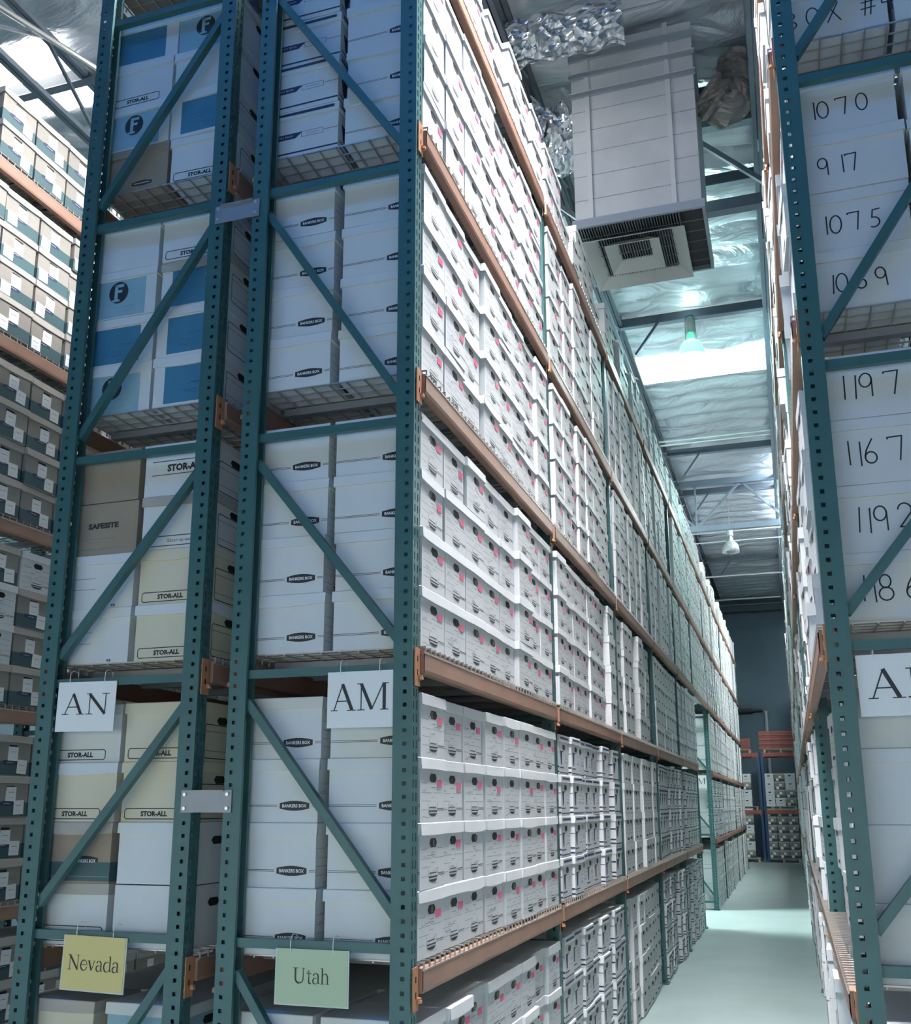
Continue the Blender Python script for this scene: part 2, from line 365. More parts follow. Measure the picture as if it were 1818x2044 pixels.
# ------------------------------------------------------------------ post, frame, beam, deck meshes
def post_data(sx):
    """open steel channel; web at x=0, flanges run to x=-0.08*sx (towards the rack)"""
    m = MB(); t = 0.003; Pz = 0.0508; n = int(POST_H/Pz)
    X = lambda a: -a*sx
    ph = 0.0332-Pz/2
    for k in range(n):
        z = max(0.0, ph+Pz*k) if k else 0.0; zt = ph+Pz*(k+1); c = ph+Pz*(k+.5)
        zh0, zh1 = c-.008, c+.008
        for (y0, y1) in ((0, t), (.076-t, .076)):                     # flanges with one row of square holes
            m.box(X(0), X(.08), y0, y1, z, zh0, 'green')
            m.box(X(0), X(.022), y0, y1, zh0, zh1, 'green'); m.box(X(.038), X(.08), y0, y1, zh0, zh1, 'green')
            m.box(X(0), X(.08), y0, y1, zh1, zt, 'green')
        w0, w1 = c-.016, c+.016                                       # web with two rows of slots
        m.box(X(0), X(t), t, .073, z, w0, 'green')
        for (ya, yb) in ((t, .017), (.026, .050), (.059, .073)): m.box(X(0), X(t), ya, yb, w0, w1, 'green')
        m.box(X(0), X(t), t, .073, w1, zt, 'green')
    for (ya, yb) in ((t, .016), (.060, .073)): m.box(X(.077), X(.08), ya, yb, 0, n*Pz, 'green')   # return lips
    return m.data('post')
POSTD = {1: post_data(1), -1: post_data(-1)}
def foot_data():
    m = MB(); m.box(-.06, .06, -.03, .11, 0, .008, 'green')
    for dx in (-.045, .045): m.lathe([(.009, .008), (.009, .022), (0, .022)], (dx, .095, 0), 'galv', 6)
    return m.data('foot_plate')
FOOTD = foot_data()
def brace_data():
    m = MB(); m.box(-HALF+.02, HALF-.02, .018, .056, -.032, 0, 'green'); m.box(-HALF+.02, HALF-.02, .018, .022, -.036, -.032, 'green'); return m.data('horizontal_brace')
BRACED = brace_data()
def diag_data(d, za, zb):
    m = MB(); m.bar((-d*(HALF-.075), .038, za), (d*(HALF-.075), .038, zb), .034, .036, 'green', (0, 1, 0)); return m.data('diagonal_brace')
DIAGD = {}
for d in (1, -1):
    DIAGD[d] = []
    for lo, hi in zip(BRACES[:-1], BRACES[1:]): DIAGD[d].append(diag_data(d, hi-.13, lo+.10))
def frame(cx, y, d, label, group=None, plates=True):
    t = thing('upright_frame', label, 'rack frame', (cx, y, 0), 0, group)
    for s in (1, -1):
        q = link('post', POSTD[s], t, (s*HALF, 0, 0)); link('foot_plate', FOOTD, q, (-s*.035, 0, 0))
    for z in BRACES: link('horizontal_brace', BRACED, t, (0, 0, z))
    for me in DIAGD[d]: link('diagonal_brace', me, t, (0, 0, 0))
    return t

def beam_data(L):
    """local: y 0..L along the aisle, front face towards +x at x=0.05 from post web"""
    m = MB(); y0, y1 = .082, L-.006
    m.box(-.015, .020, y0, y1, .056, .145, 'orange')
    m.add([(.020,y0,.056),(.020,y1,.056),(.024,y1,.070),(.024,y0,.070),(.024,y1,.138),(.024,y0,.138),(.018,y1,.147),(.018,y0,.147)],
          [(0,1,2,3),(3,2,4,5),(5,4,6,7)], 'orange')
    return m.data('beam_rail')
def clip_data():
    m = MB()
    m.box(.003, .008, .0, .058, 0, .155, 'clip'); m.box(-.03, .008, .054, .060, .02, .155, 'clip')
    for z in (.045, .10): m.box(.008, .0095, .022, .030, z, z+.022, 'dark')
    return m.data('end_connector')
def pin_data():
    m = MB(); m.box(.0085, .022, .036, .052, .034, .046, 'clip'); m.lathe([(.0, .014), (.011, .014), (.012, .004), (.0, .0)], (.016, .044, .024), 'clip', 8); return m.data('lock_pin')
BEAMD = {}; CLIPD = clip_data(); PIND = pin_data()
def beam(x, y, z, L, s, label, group, cat='shelf beam'):
    """s=+1 faces +x"""
    key = round(L, 3)
    if key not in BEAMD: BEAMD[key] = beam_data(L)
    t = thing('shelf_beam', label, cat, (x, y, z), 0, group)
    if s > 0: r = link('beam_rail', BEAMD[key], t)
    else: r = link('beam_rail', BEAMD[key], t, (0, L+.076, 0)); r.rotation_euler = (0, 0, math.pi)
    for k, yy in enumerate((.016, L+.002)):
        c = link('end_connector', CLIPD, t, (0, yy, 0)); link('lock_pin', PIND, c)
        if s < 0: c.rotation_euler = (0, 0, math.pi); c.location = (0, yy+.06, 0)
    return t
def deck_data(w, L):
    """wire deck: x from -w (back) to 0 (front lip hooked over the front beam), y 0..L"""
    m = MB(); r = .0028; n = int(L/.062)
    for i in range(n+1):
        y = .012+(L-.024)*i/n
        m.box(-w, .026, y-r, y+r, .0, .0056, 'wire')
        m.box(.020, .026, y-r, y+r, -.026, .0, 'wire'); m.box(-w, -w+.006, y-r, y+r, -.02, .0, 'wire')
    k = 9
    for i in range(k+1):
        x = -w+.01+(w-.02)*i/k; m.box(x-r, x+r, 0, L, -.0056, 0, 'wire')
    m.box(.021, .026, 0, L, -.026, -.020, 'wire')
    for f in (.18, .5, .82): m.box(-w+.03, -.03, L*f-.02, L*f+.02, -.040, -.006, 'galv')
    return m.data('wire_deck')
DECKD = {}
def deck(x, y, z, w, L, s, label, group):
    key = (round(w, 3), round(L, 3))
    if key not in DECKD: DECKD[key] = deck_data(w, L)
    o = link('wire_deck', DECKD[key], None, (x, y if s > 0 else y+L, z))
    if s < 0: o.rotation_euler = (0, 0, math.pi)
    return tag(o, label, 'wire deck', group)

# ------------------------------------------------------------------ main left rack (AM) and its back-to-back partner (AN)
for i in range(NB+1):
    lab = ['green upright frame at the near end, with the AM sign', 'second green upright frame of the long left rack, one bay in',
           'third green upright frame of the long left rack, two bays in', 'fourth green upright frame of the long left rack, three bays in',
           'fifth green upright frame of the long left rack, four bays in', 'last green upright frame of the left rack, before the cross aisle'][i]
    frame(AM_X, i*BAY, 1, lab, 'left rack frames')
frame(AN_X, 0, -1, 'green upright frame at the near end, with the AN and Nevada signs', 'left rack frames')
for i in range(NB+1):
    k = ['green end frame of the further left rack across the cross aisle'] + ['green upright frame of the further left rack, %s past its end frame' % ORD[j] for j in range(NB)]
    frame(AM_X, ROW2_Y+i*BAY, 1, k[i], 'further left rack frames')
BAYW = ['first bay', 'second bay', 'third bay', 'fourth bay', 'fifth bay']
for l in range(1, 6):
    for i in range(NB):
        beam(AM_X+HALF, i*BAY, LEV(l), BAY, 1, 'orange beam under the %s, %s of the left rack' % (SHELF[l], BAYW[i]), 'orange beams of the left rack')
        beam(AM_X+HALF, ROW2_Y+i*BAY, LEV(l), BAY, 1, 'orange beam under the %s, %s beyond the cross aisle' % (SHELF[l], BAYW[i]), 'orange beams of the further left rack')
        for h in range(2):
            deck(AM_X+HALF, i*BAY+.08+h*BAY*.482, DECK(l)-.006, 2*HALF-.03, BAY*.478, 1,
                 'wire deck on the %s, %s %s of the left rack' % (SHELF[l], ['near half of', 'far half of'][h], BAYW[i]), 'wire decks of the left rack')
    beam(AM_X-HALF, 0, LEV(l), BAY, -1, 'orange back beam under the %s, beside the gap behind AM' % SHELF[l], 'back beams at the gap')
    beam(AN_X+HALF, 0, LEV(l), BAY, 1, 'orange back beam under the %s, beside the gap behind AN' % SHELF[l], 'back beams at the gap')
    beam(AN_X-HALF, 0, LEV(l), BAY, -1, 'orange outer beam under the %s of the AN rack' % SHELF[l], 'outer beams of the AN rack')
    deck(AN_X+HALF, .08, DECK(l)-.006, 2*HALF-.03, BAY*.478, 1, 'wire deck on the %s of the AN rack' % SHELF[l], 'wire decks of the AN rack')
for l in (3, 4, 5):
    beam(AM_X+HALF, NB*BAY, LEV(l), ROW2_Y-NB*BAY, 1, 'orange beam under the %s, bridging the cross aisle' % SHELF[l], 'beams over the cross aisle')
# row spacers
for z, lab in ((3.471+1.10, 'upper grey row spacer plate bolted across the two middle posts'), (0.748+1.10, 'lower grey row spacer plate bolted across the two middle posts')):
    t = thing('row_spacer', lab, 'spacer plate', (-.868, -.003, z), 0, 'row spacers')
    m = MB(); m.box(-.118, .118, -.004, 0, -.045, .045, 'galv'); m.box(-.085, .085, -.016, -.004, .041, .045, 'galv'); m.build('plate', t)
    for sx in (-.1, .1):
        for sz in (-.028, .028):
            m = MB(); m.tube([(sx, -.004, sz), (sx, -.012, sz)], .008, 'pipe', 6); m.build('bolt', t)

# ------------------------------------------------------------------ file boxes
BD, BW, BH = 0.392, 0.298, 0.255            # depth (x), width (y), pitch of a stacked box
def PL(face, D, Wd):
    """plane of a box face: origin at its bottom left corner"""
    if face == 'front': return (Vector((D/2, -Wd/2, 0)), Vector((0, 1, 0)), Vector((0, 0, 1)), Vector((1, 0, 0)))
    if face == 'end':   return (Vector((-D/2, -Wd/2, 0)), Vector((1, 0, 0)), Vector((0, 0, 1)), Vector((0, -1, 0)))
    if face == 'back':  return (Vector((-D/2, Wd/2, 0)), Vector((0, -1, 0)), Vector((0, 0, 1)), Vector((-1, 0, 0)))
def oct_hole(cx, cy, w, h):
    a = h*.42
    return [(cx-w/2+a, cy-h/2), (cx+w/2-a, cy-h/2), (cx+w/2, cy-h/2+a), (cx+w/2, cy+h/2-a), (cx+w/2-a, cy+h/2), (cx-w/2+a, cy+h/2), (cx-w/2, cy+h/2-a), (cx-w/2, cy-h/2+a)]
def scribble(m, pl, x, y, w, h, rnd, mat='grey', wd=.0022):
    n = rnd.randint(4, 8); pts = [(x+w*i/n+rnd.uniform(-.002, .002), y+rnd.uniform(0, h)) for i in range(n+1)]
    m.line2(pl, pts, wd, mat)
def front_print(m, D, Wd, H, rnd, style, sticker=False):
    pl = PL('front', D, Wd); hw = .088; cx = Wd*.53
    m.poly(pl, oct_hole(cx, H*.69, hw, .035), 'dark', .0008)
    if rnd.random() < .55:
        f0 = rnd.uniform(-.4, .1); m.rect(pl, cx+hw*f0, cx+hw*(f0+rnd.uniform(.2, .5)), H*.69-.013, H*.69+.012, 'files', .0010)
    if style == 'A':
        for z, a, c in ((.60, .05, .30), (.60, .62, .95), (.455, .05, .46), (.455, .55, .95), (.325, .05, .95 if rnd.random() < .4 else .44), (.19, .05, .30)):
            m.rect(pl, Wd*a, Wd*c, H*z, H*z+.0017, 'grey', .0007)
        m.rect(pl, Wd*.45, Wd*.62, H*.54, H*.55, 'grey', .0007); m.rect(pl, Wd*.45, Wd*.60, H*.385, H*.392, 'grey', .0007)
        lx = Wd*.53; lz = H*.185
        m.poly(pl, [(lx-.055, lz), (lx+.055, lz), (lx+.046, lz-.016), (lx+.02, lz-.023), (lx-.02, lz-.023), (lx-.046, lz-.016)], 'ink', .0008)
        m.rect(pl, lx-.05, lx+.05, lz-.012, lz-.006, 'pale', .0010)
        m.rect(pl, lx-.055, lx-.052, lz, lz+.030, 'grey', .0008); m.rect(pl, lx+.052, lx+.055, lz, lz+.030, 'grey', .0008)
        m.rect(pl, lx-.045, lx+.04, lz+.010, lz+.014, 'ink', .0008)
        m.rect(pl, lx+.06, Wd, lz+.006, lz+.009, 'ink', .0007); m.rect(pl, lx+.06, Wd, lz+.000, lz+.002, 'ink', .0007)
        for k in range(rnd.randint(3, 6)):
            scribble(m, pl, Wd*rnd.uniform(.06, .55), H*rnd.choice((.61, .47, .34, .25, .06)), Wd*rnd.uniform(.12, .3), rnd.uniform(.008, .016), rnd, rnd.choice(('grey', 'pale')))
    else:
        m.rect(pl, Wd*.04, Wd*.96, H*.05, H*.075, 'navy', .0007); m.rect(pl, Wd*.04, Wd*.5, H*.17, H*.20, 'navy', .0007)
        m.poly(pl, [(Wd*.12, H*.60), (Wd*.55, H*.60), (Wd*.34, H*.56), (Wd*.30, H*.26), (Wd*.20, H*.26)], 'navy', .0008)
        for z in (.50, .40, .30): m.rect(pl, Wd*.62, Wd*.95, H*z, H*z+.002, 'grey', .0007)
        for k in range(2): scribble(m, pl, Wd*.62, H*rnd.choice((.42, .31)), Wd*.28, .012, rnd)
def end_print(m, D, Wd, H, style):
    pl = PL('end', D, Wd)
    if style == 'A':
        cx = D*.73; cz = H*.26
        for dz in (0, .006): m.rect(pl, 0, cx-.078, cz-.004+dz, cz-.002+dz, 'ink', .0007); m.rect(pl, cx+.078, D, cz-.004+dz, cz-.002+dz, 'ink', .0007)
        put_oval_logo(m, pl, cx, cz)
    elif style == 'B':
        m.rect(pl, 0, D, H*.08, H*.115, 'navy', .0007)
        m.poly(pl, [(D*.02, H*.40), (D*.42, H*.40), (D*.52, H*.52), (D*.02, H*.52)], 'navy', .0007)
        put_text(m, pl, 'BANKERS BOX', D*.05, H*.44, D*.34, H*.045, 'pale', .0010)
        m.frame2(pl, D*.50, D*.80, H*.40, H*.52, .002, 'navy'); m.rect(pl, D*.80, D, H*.46, H*.47, 'navy', .0007)
        m.rect(pl, D*.56, D*.74, H*.45, H*.47, 'pale', .0008)
def body_mesh(seed, style='A', front=True, end=False, mat='white', D=BD, Wd=BW, H=BH):
    rnd = random.Random(seed); m = MB(); bx, by = D/2, Wd/2; hb = H-.004
    bl = rnd.uniform(.0, .003)
    m.add([(-bx,-by,0),(bx,-by,0),(bx,by,0),(-bx,by,0),(-bx,-by,hb),(bx,-by,hb),(bx,by,hb),(-bx,by,hb)],
          [(0,3,2,1),(0,1,5,4),(1,2,6,5),(2,3,7,6),(3,0,4,7),(4,5,6,7)], mat)
    if front: front_print(m, D, Wd, H, rnd, style)
    if end: end_print(m, D, Wd, H, style)
    elif style == 'B':
        pl = PL('end', D, Wd)
        for z, t in ((.06, .03), (.18, .03), (.55, .012)): m.rect(pl, D*.75, D, H*z, H*z+H*t*1.4, 'navy', .0007)
    return m.data('box_body')
def lid_mesh(seed, style='A', mat='white', D=BD, Wd=BW, H=BH, lh=.046):
    """separate lid with a slightly wavy skirt"""
    rnd = random.Random(seed); m = MB(); e = .0065; bx, by = D/2+e, Wd/2+e; z1 = H; n = 4
    def skirt(p0, p1, nx, ny):
        dip = rnd.uniform(-.004, .010)
        for i in range(n):
            a, c = i/n, (i+1)/n
            pa = (p0[0]+(p1[0]-p0[0])*a, p0[1]+(p1[1]-p0[1])*a); pc = (p0[0]+(p1[0]-p0[0])*c, p0[1]+(p1[1]-p0[1])*c)
            za = z1-lh-dip*math.sin(math.pi*a); zc = z1-lh-dip*math.sin(math.pi*c)
            fl = .0025
            m.add([(pa[0]+nx*fl, pa[1]+ny*fl, za), (pc[0]+nx*fl, pc[1]+ny*fl, zc), (pc[0], pc[1], z1-.003), (pa[0], pa[1], z1-.003)], [(0, 1, 2, 3)], mat)
            m.add([(pa[0]+nx*fl, pa[1]+ny*fl, za), (pa[0]-nx*e, pa[1]-ny*e, za), (pc[0]-nx*e, pc[1]-ny*e, zc), (pc[0]+nx*fl, pc[1]+ny*fl, zc)], [(0, 1, 2, 3)], mat)
    skirt((bx, -by), (bx, by), 1, 0); skirt((-bx, -by), (bx, -by), 0, -1); skirt((-bx, by), (-bx, -by), -1, 0); skirt((bx, by), (-bx, by), 0, 1)
    c = .003
    m.add([(-bx,-by,z1-c),(bx,-by,z1-c),(bx,by,z1-c),(-bx,by,z1-c),(-bx+c,-by+c,z1),(bx-c,-by+c,z1),(bx-c,by-c,z1),(-bx+c,by-c,z1)],
          [(4,5,6,7),(0,1,5,4),(1,2,6,5),(2,3,7,6),(3,0,4,7)], mat)
    if style == 'B':
        for face in ('front', 'end'):
            pl = PL(face, D+2*e+.005, Wd+2*e+.005); w = (Wd if face == 'front' else D)
            m.rect(pl, .02, w-.01, H-lh*.62, H-lh*.30, 'navy', .0008)
    return m.data('box_lid')
def sticker_mesh():
    m = MB(); m.box(BD/2+.0010, BD/2+.0022, BW*.22, BW*.42, BH*.545, BH*.665, 'pink'); return m.data('pink_sticker')
STICK = [sticker_mesh()]
BODYA = [body_mesh(100+i) for i in range(9)]; BODYAE = [body_mesh(200+i, end=True) for i in range(5)]
BODYB = [body_mesh(300+i, 'B') for i in range(5)]; BODYBE = [body_mesh(350+i, 'B', end=True) for i in range(2)]
LIDA = [lid_mesh(400+i) for i in range(7)]; LIDB = [lid_mesh(450+i, 'B') for i in range(4)]
def place_box(name, bodies, lids, x, y, z, label, group, rz=0.0, sticker=False, cat='file box', rnd=random):
    t = thing(name, label, cat, (x, y, z), rz, group)
    link('body', rnd.choice(bodies), t); link('lid', rnd.choice(lids), t)
    if sticker:
        s = link('pink_sticker', STICK[0], t, (0, rnd.uniform(-.012, .01), rnd.uniform(-.012, .012))); tag(s, 'small pink sticker', None)
    return t
def style_of(row2, bay, l):
    return 'B' if (not row2 and ((bay == 1 and l in (0, 1)) or (bay in (3, 4) and l in (0, 1)) )) or (row2 and bay in (0, 3) and l in (1, 3)) else 'A'
def rows_of(l): return 2 if l == 5 else 4
rb = random.Random(11)
cand = []; rest = []
for row2 in (False, True):
    for bay in range(NB):
        for l in range(6):
            n = 8; near0 = bay == 0 and not row2; y0 = (ROW2_Y if row2 else 0)+bay*BAY+(.092 if near0 else .125+rb.uniform(-.02, .03)); span = BAY-.105 if near0 else 2.295; p = span/n
            for c in range(n):
                xo = (rb.choice((0, 0, 0, .012, -.022, .02))+rb.uniform(-.012, .012) - .004) if (c or bay or row2) else rb.uniform(-.002, .006)
                yo = rb.uniform(-.003, .003)
                for r in range(rows_of(l)):
                    if l == 5 and r == 1 and rb.random() < .12: continue
                    x = AM_X+HALF-BD/2+xo+rb.uniform(-.006, .006); y = y0+p*(c+.5)+yo+rb.uniform(-.002, .002); z = DECK(l)+r*(BH+.001)
                    rec = dict(sy=1.0 if near0 else .92, x=x, y=y, z=z, l=l, bay=bay, c=c, r=r, st=style_of(row2, bay, l), rz=rb.uniform(-.012, .012), top=rows_of(l)-1-r)
                    if not row2 and bay < 2: cand.append((( Vector((x, y, z))-CAM).length, rec))
                    else: rest.append(rec)
cand.sort(key=lambda q: q[0])
ROWN = ['top row', 'second row down', 'third row down', 'bottom row']
def rown(rec):
    if rec['l'] == 5: return ['upper row', 'lower row'][rec['top']]
    return ROWN[rec['top']]
for k, (dist, q) in enumerate(cand):
    if k >= 300: rest.append(q); continue
    stk = q['st'] == 'A' and (rb.random() < .85)
    kind = 'white file box with pink sticker' if stk else ('navy striped white file box' if q['st'] == 'B' else 'white file box without sticker')
    if q['bay'] == 0:
        place = '%s from AM post' % ORD[q['c']]
    else: place = '%s past the second post' % ORD[q['c']]
    lab = '%s, %s, %s, %s' % (kind, place, rown(q), SHELF[q['l']])
    if q['st'] == 'B': bo, li = BODYB, LIDB
    else: bo, li = (BODYAE if q['c'] == 0 and q['bay'] == 0 else BODYA), LIDA
    place_box('file_box', bo, li, q['x'], q['y'], q['z'], lab, 'white file boxes facing the aisle', q['rz'], stk, rnd=rb).scale = (1, q['sy'], 1)

# right-rack aisle boxes (faces towards -x) join the far boxes
for bay in range(12):
    for l in range(6):
        y0 = -.02+bay*BAY+.092; p = (BAY-.105)/8
        for c in range(8):
            if l == 1 and bay == 0 and c < 2: continue
            xo = rb.uniform(-.02, .05)+(.05 if l == 1 and bay == 0 else 0)
            for r in range(rows_of(l)):
                if bay == 0 and c == 0 and l in (1, 2, 3, 4): continue       # numbered boxes stand there
                rest.append(dict(x=RR_X-HALF+BD/2+xo+rb.uniform(-.018, .018), y=y0+p*(c+.5), z=DECK(l)+r*(BH+.001), l=l, bay=bay, c=c, r=r, st='B' if (bay in (3, 4, 7)) else 'A', rz=math.pi+rb.uniform(-.05, .05), top=0))
# bridge over the cross aisle
for l in (3, 4, 5):
    p = (ROW2_Y-NB*BAY-.10)/9
    for c in range(9):
        for r in range(rows_of(l)):
            rest.append(dict(x=AM_X+HALF-BD/2+rb.uniform(-.015, .015), y=NB*BAY+.09+p*(c+.5), z=DECK(l)+r*(BH+.001), st='A', rz=rb.uniform(-.012, .012)))
# rows behind (second depth, and the AN rack)
for row2 in (False, True):
    for bay in range(NB):
        for l in range(6):
            for c in range(8):
                for r in range(rows_of(l)):
                    for xx in ((AM_X-HALF+BD/2+.006), (AN_X+HALF-BD/2-.01), (AN_X-HALF+BD/2+.01)):
                        if not row2 and bay == 0 and c == 0: continue
                        y0 = (ROW2_Y if row2 else 0)+bay*BAY+.092; p = (BAY-.105)/8
                        rest.append(dict(x=xx, y=y0+p*(c+.5), z=DECK(l)+r*(BH+.001), st='P', rz=0))
mass = MB()
for q in rest:
    ca, sa = math.cos(q['rz']), math.sin(q['rz'])
    k = q.get('sy', 1.0)
    def tf(vs): return [(q['x']+v[0]*ca-v[1]*k*sa, q['y']+v[0]*sa+v[1]*k*ca, q['z']+v[2]) for v in vs]
    me = MB(); e = .005
    me.box(-BD/2, BD/2, -BW/2, BW/2, 0, BH-.05, 'white'); me.box(-BD/2-e, BD/2+e, -BW/2-e, BW/2+e, BH-.06, BH-.001, 'white')
    if q['st'] != 'P':
        pl = PL('front', BD, BW)
        me.poly(pl, oct_hole(BW*.53, BH*.70, .088, .036), 'dark', .0012)
        if q['st'] == 'A':
            me.rect(pl, BW*.35, BW*.72, BH*.11, BH*.18, 'ink', .0012)
            for z in (.58, .44, .32): me.rect(pl, BW*.06, BW*.9, BH*z, BH*z+.002, 'grey', .0012)
            if rb.random() < .25: me.rect(pl, BW*.72, BW*.88, BH*.56, BH*.66, 'pink', .0014)
        else:
            me.rect(pl, BW*.04, BW*.96, BH*.05, BH*.085, 'navy', .0012)
            me.poly(pl, [(BW*.12, BH*.60), (BW*.55, BH*.60), (BW*.30, BH*.26), (BW*.20, BH*.26)], 'navy', .0013)
            pl2 = PL('front', BD+2*e, BW); me.rect(pl2, .01, BW-.01, BH*.84, BH*.92, 'navy', .0012)
            pl3 = PL('end', BD, BW)
            for z in (.06, .18, .5): me.rect(pl3, BD*.7, BD, BH*z, BH*z+.012, 'navy', .0012)
    for i, f in enumerate(me.f): pass
    o = len(mass.v); mass.v += tf(me.v)
    for f, mi in zip(me.f, me.m): mass.f.append([o+i for i in f]); mass.m.append(mass.mi(me.mats[mi]))
o = mass.build('archive_boxes')
tag(o, 'countless white file boxes filling the racks further down the aisle', 'file boxes', None, 'stuff')

far = MB()
for l in range(6):
    for c in range(30):
        for r in range(rows_of(l)):
            y = 2.25+PITCH_FAR*c; x = LL_X-BD/2+rb.uniform(-.02, .01); z = DECK(l)+r*(BH+.001)
            far.box(x-BD/2, x+BD/2, y-.152, y+.152, z, z+BH-.05, 'kraft'); far.box(x-BD/2-.004, x+BD/2+.004, y-.157, y+.157, z+BH-.055, z+BH-.001, 'kraftlid')
            far.box(x+BD/2, x+BD/2+.001, y-.02, y+.06, z+.10, z+.18, 'sheet'); far.box(x+BD/2, x+BD/2+.0008, y-.15, y+.15, z+.005, z+.09, 'teal')
tag(far.build('tan_cartons'), 'rows of tan cartons further along the far left rack, seen through shelf gaps', 'cartons', None, 'stuff')

# ---- left column of the AM end (long sides towards the camera)
GE = 'boxes at the AM end of the rack'
for l in range(6):
    for r in range(rows_of(l)):
        st = 'B' if l == 4 else 'A'
        bo = BODYBE if l == 4 else BODYAE; li = LIDB if l == 4 else LIDA
        lab = '%s, AM left stack, %s, %s' % ('navy striped file box' if l == 4 else 'white file box with black oval', rown(dict(l=l, top=rows_of(l)-1-r)), SHELF[l])
        place_box('end_stack_box', bo, li, AM_X-HALF+BD/2-.006+rb.uniform(-.006, .005)-(.006 if r % 2 else 0), .092+BW/2+rb.uniform(-.004, .012), DECK(l)+r*(BH+.001), lab, GE, rb.uniform(-.01, .01), rnd=rb)

# ------------------------------------------------------------------ AN end boxes, each with its own print
AND, ANW = 0.372, 0.30
def outline(m, pl, x0, x1, y0, y1, t=.0040):
    c = .008; pts = [(x0+c, y0), (x1-c, y0), (x1, y0+c), (x1, y1-c), (x1-c, y1), (x0+c, y1), (x0, y1-c), (x0, y0+c), (x0+c, y0)]
    m.line2(pl, pts, t, 'ink', .0009)
def an_box(l, r, col, spec):
    kind, body, lid, lab = spec
    D = AND; H = BH; m = MB(); bx, by = D/2, ANW/2
    m.box(-bx, bx, -by, by, 0, H-.004, body)
    pl = PL('end', D, ANW); pr = PL('front', D, ANW)
    if kind == 'stor':
        outline(m, pl, D*.05, D*.80, H*.05, H*.22); put_text(m, pl, 'STOR-ALL', D*.27, H*.09, D*.36, H*.09, 'ink', .001, .05)
    elif kind == 'storbig':
        m.rect(pl, D*.10, D*.95, H*.66, H*.675, 'ink'); m.rect(pl, D*.10, D*.95, H*.40, H*.415, 'ink'); put_text(m, pl, 'STOR-ALL', D*.32, H*.46, D*.52, H*.14, 'ink', .001, .05)
    elif kind == 'away':
        outline(m, pl, D*.10, D*.92, H*.06, H*.24); put_text(m, pl, 'Stor-a-way', D*.36, H*.10, D*.40, H*.09, 'grey')
    elif kind == 'safe':
        put_text(m, pl, 'SAFESITE', D*.27, H*.50, D*.45, H*.11, 'ink', .001, .05); m.rect(pl, D*.1, D*.7, H*.30, H*.32, 'grey'); m.rect(pl, D*.3, D*.5, H*.24, H*.255, 'grey'); m.rect(pl, D*.05, D*.85, H*.10, H*.13, 'grey')
        for k in range(5): m.line2(pl, arc(D*.25, H*.5, D*(.04+.02*k), H*(.06+.03*k), 90, 330, 10), .0012, 'grey', .0008)
    elif kind == 'fmark':
        m.rect(pl, D*.0, D*.84, H*.02, H*.80, 'ltblue', .0007); cx, cy, R = D*.42, H*.54, .056
        m.poly(pl, arc(cx, cy, R, R*1.05, 0, 352, 22), 'ink', .0010)
        for a in ((-.35, .05, -.75, .62), (-.35, .62, .30, .62), (-.10, .45, -.62, -.3)): pass
        m.rect(pl, cx-R*.42, cx-R*.08, cy-R*.80, cy+R*.78, 'ltblue', .0013); m.rect(pl, cx-R*.42, cx+R*.52, cy+R*.50, cy+R*.80, 'ltblue', .0013)
        m.rect(pl, cx-R*.1, cx+R*.36, cy-R*.02, cy+R*.24, 'ltblue', .0013); m.rect(pl, cx-R*.66, cx+R*.15, cy-R*.86, cy-R*.66, 'ltblue', .0013)
        rr = random.Random(l*7+r)
        for k in range(4): scribble(m, pl, D*rr.uniform(.2, .5), H*rr.choice((.12, .2, .27)), D*.2, .014, rr, 'grey', .0016)
    elif kind == 'bluepanel':
        m.rect(pl, D*(.16 if col == 1 else .0), D*(1.0 if col == 1 else .80), H*.06, H*.80, 'dkblue', .0007); rr = random.Random(l*9+r)
        for k in range(6): scribble(m, pl, D*rr.uniform(.3, .6), H*rr.uniform(.15, .5), D*.2, .014, rr, 'navy', .0016)
    elif kind == 'lines':
        for z in (.56, .36): m.rect(pl, D*.0, D*.45, H*z, H*z+.0025, 'grey')
        put_hand(m, pl, 'xo', D*.70, H*.03, .014, 'ink', .003)
    elif kind == 'torn':
        m.rect(pl, D*.16, D, H*.06, H*.80, 'dkblue', .0007); m.poly(pl, [(D*.66, H*.62), (D*.95, H*.60), (D, H*.80), (D*.72, H*.80)], 'sheet', .0010)
    elif kind == 'band':
        m.rect(pl, 0, D, H*.03, H*.34, 'teal', .0007); m.rect(pr, 0, ANW, H*.03, H*.34, 'teal', .0007); put_oval_logo(m, pl, D*.66, H*.36, .13, .042)
        m.rect(pl, 0, D, H*.10, H*.11, 'kraft', .0009)
    elif kind == 'oval':
        put_oval_logo(m, pl, D*.6, H*.18, .12, .03, False)
    elif kind == 'outlined':
        outline(m, pl, D*.02, D*.95, H*.06, H*.30)
    # label printed on the face towards the flue gap
    if col == 1:
        if kind in ('stor', 'away', 'storbig', 'bluepanel', 'torn'):
            outline(m, pr, ANW*.12, ANW*.95, H*.05, H*.62); m.rect(pr, ANW*.12, ANW*.95, H*.50, H*.508, 'ink'); m.rect(pr, ANW*.12, ANW*.95, H*.17, H*.178, 'ink')
        m.poly(pr, oct_hole(ANW*.6, H*.70, .09, .034), 'dark', .0008)
    else:
        m.poly(pr, oct_hole(ANW*.6, H*.62, .09, .034), 'dark', .0008); m.rect(pr, ANW*.2, ANW*.8, H*.3, H*.31, 'grey'); 
    t = thing('storage_box', lab, 'storage box', ((-1.562, -1.157)[col]+rb.uniform(-.008, .008)+(l-2)*.012*(1 if col == 0 else .35), .095+ANW/2+rb.uniform(-.003, .012), DECK(l)+r*(BH+.001)), rb.uniform(-.02, .02), 'boxes at the AN end of the rack')
    link('body', m.data('box_body'), t)
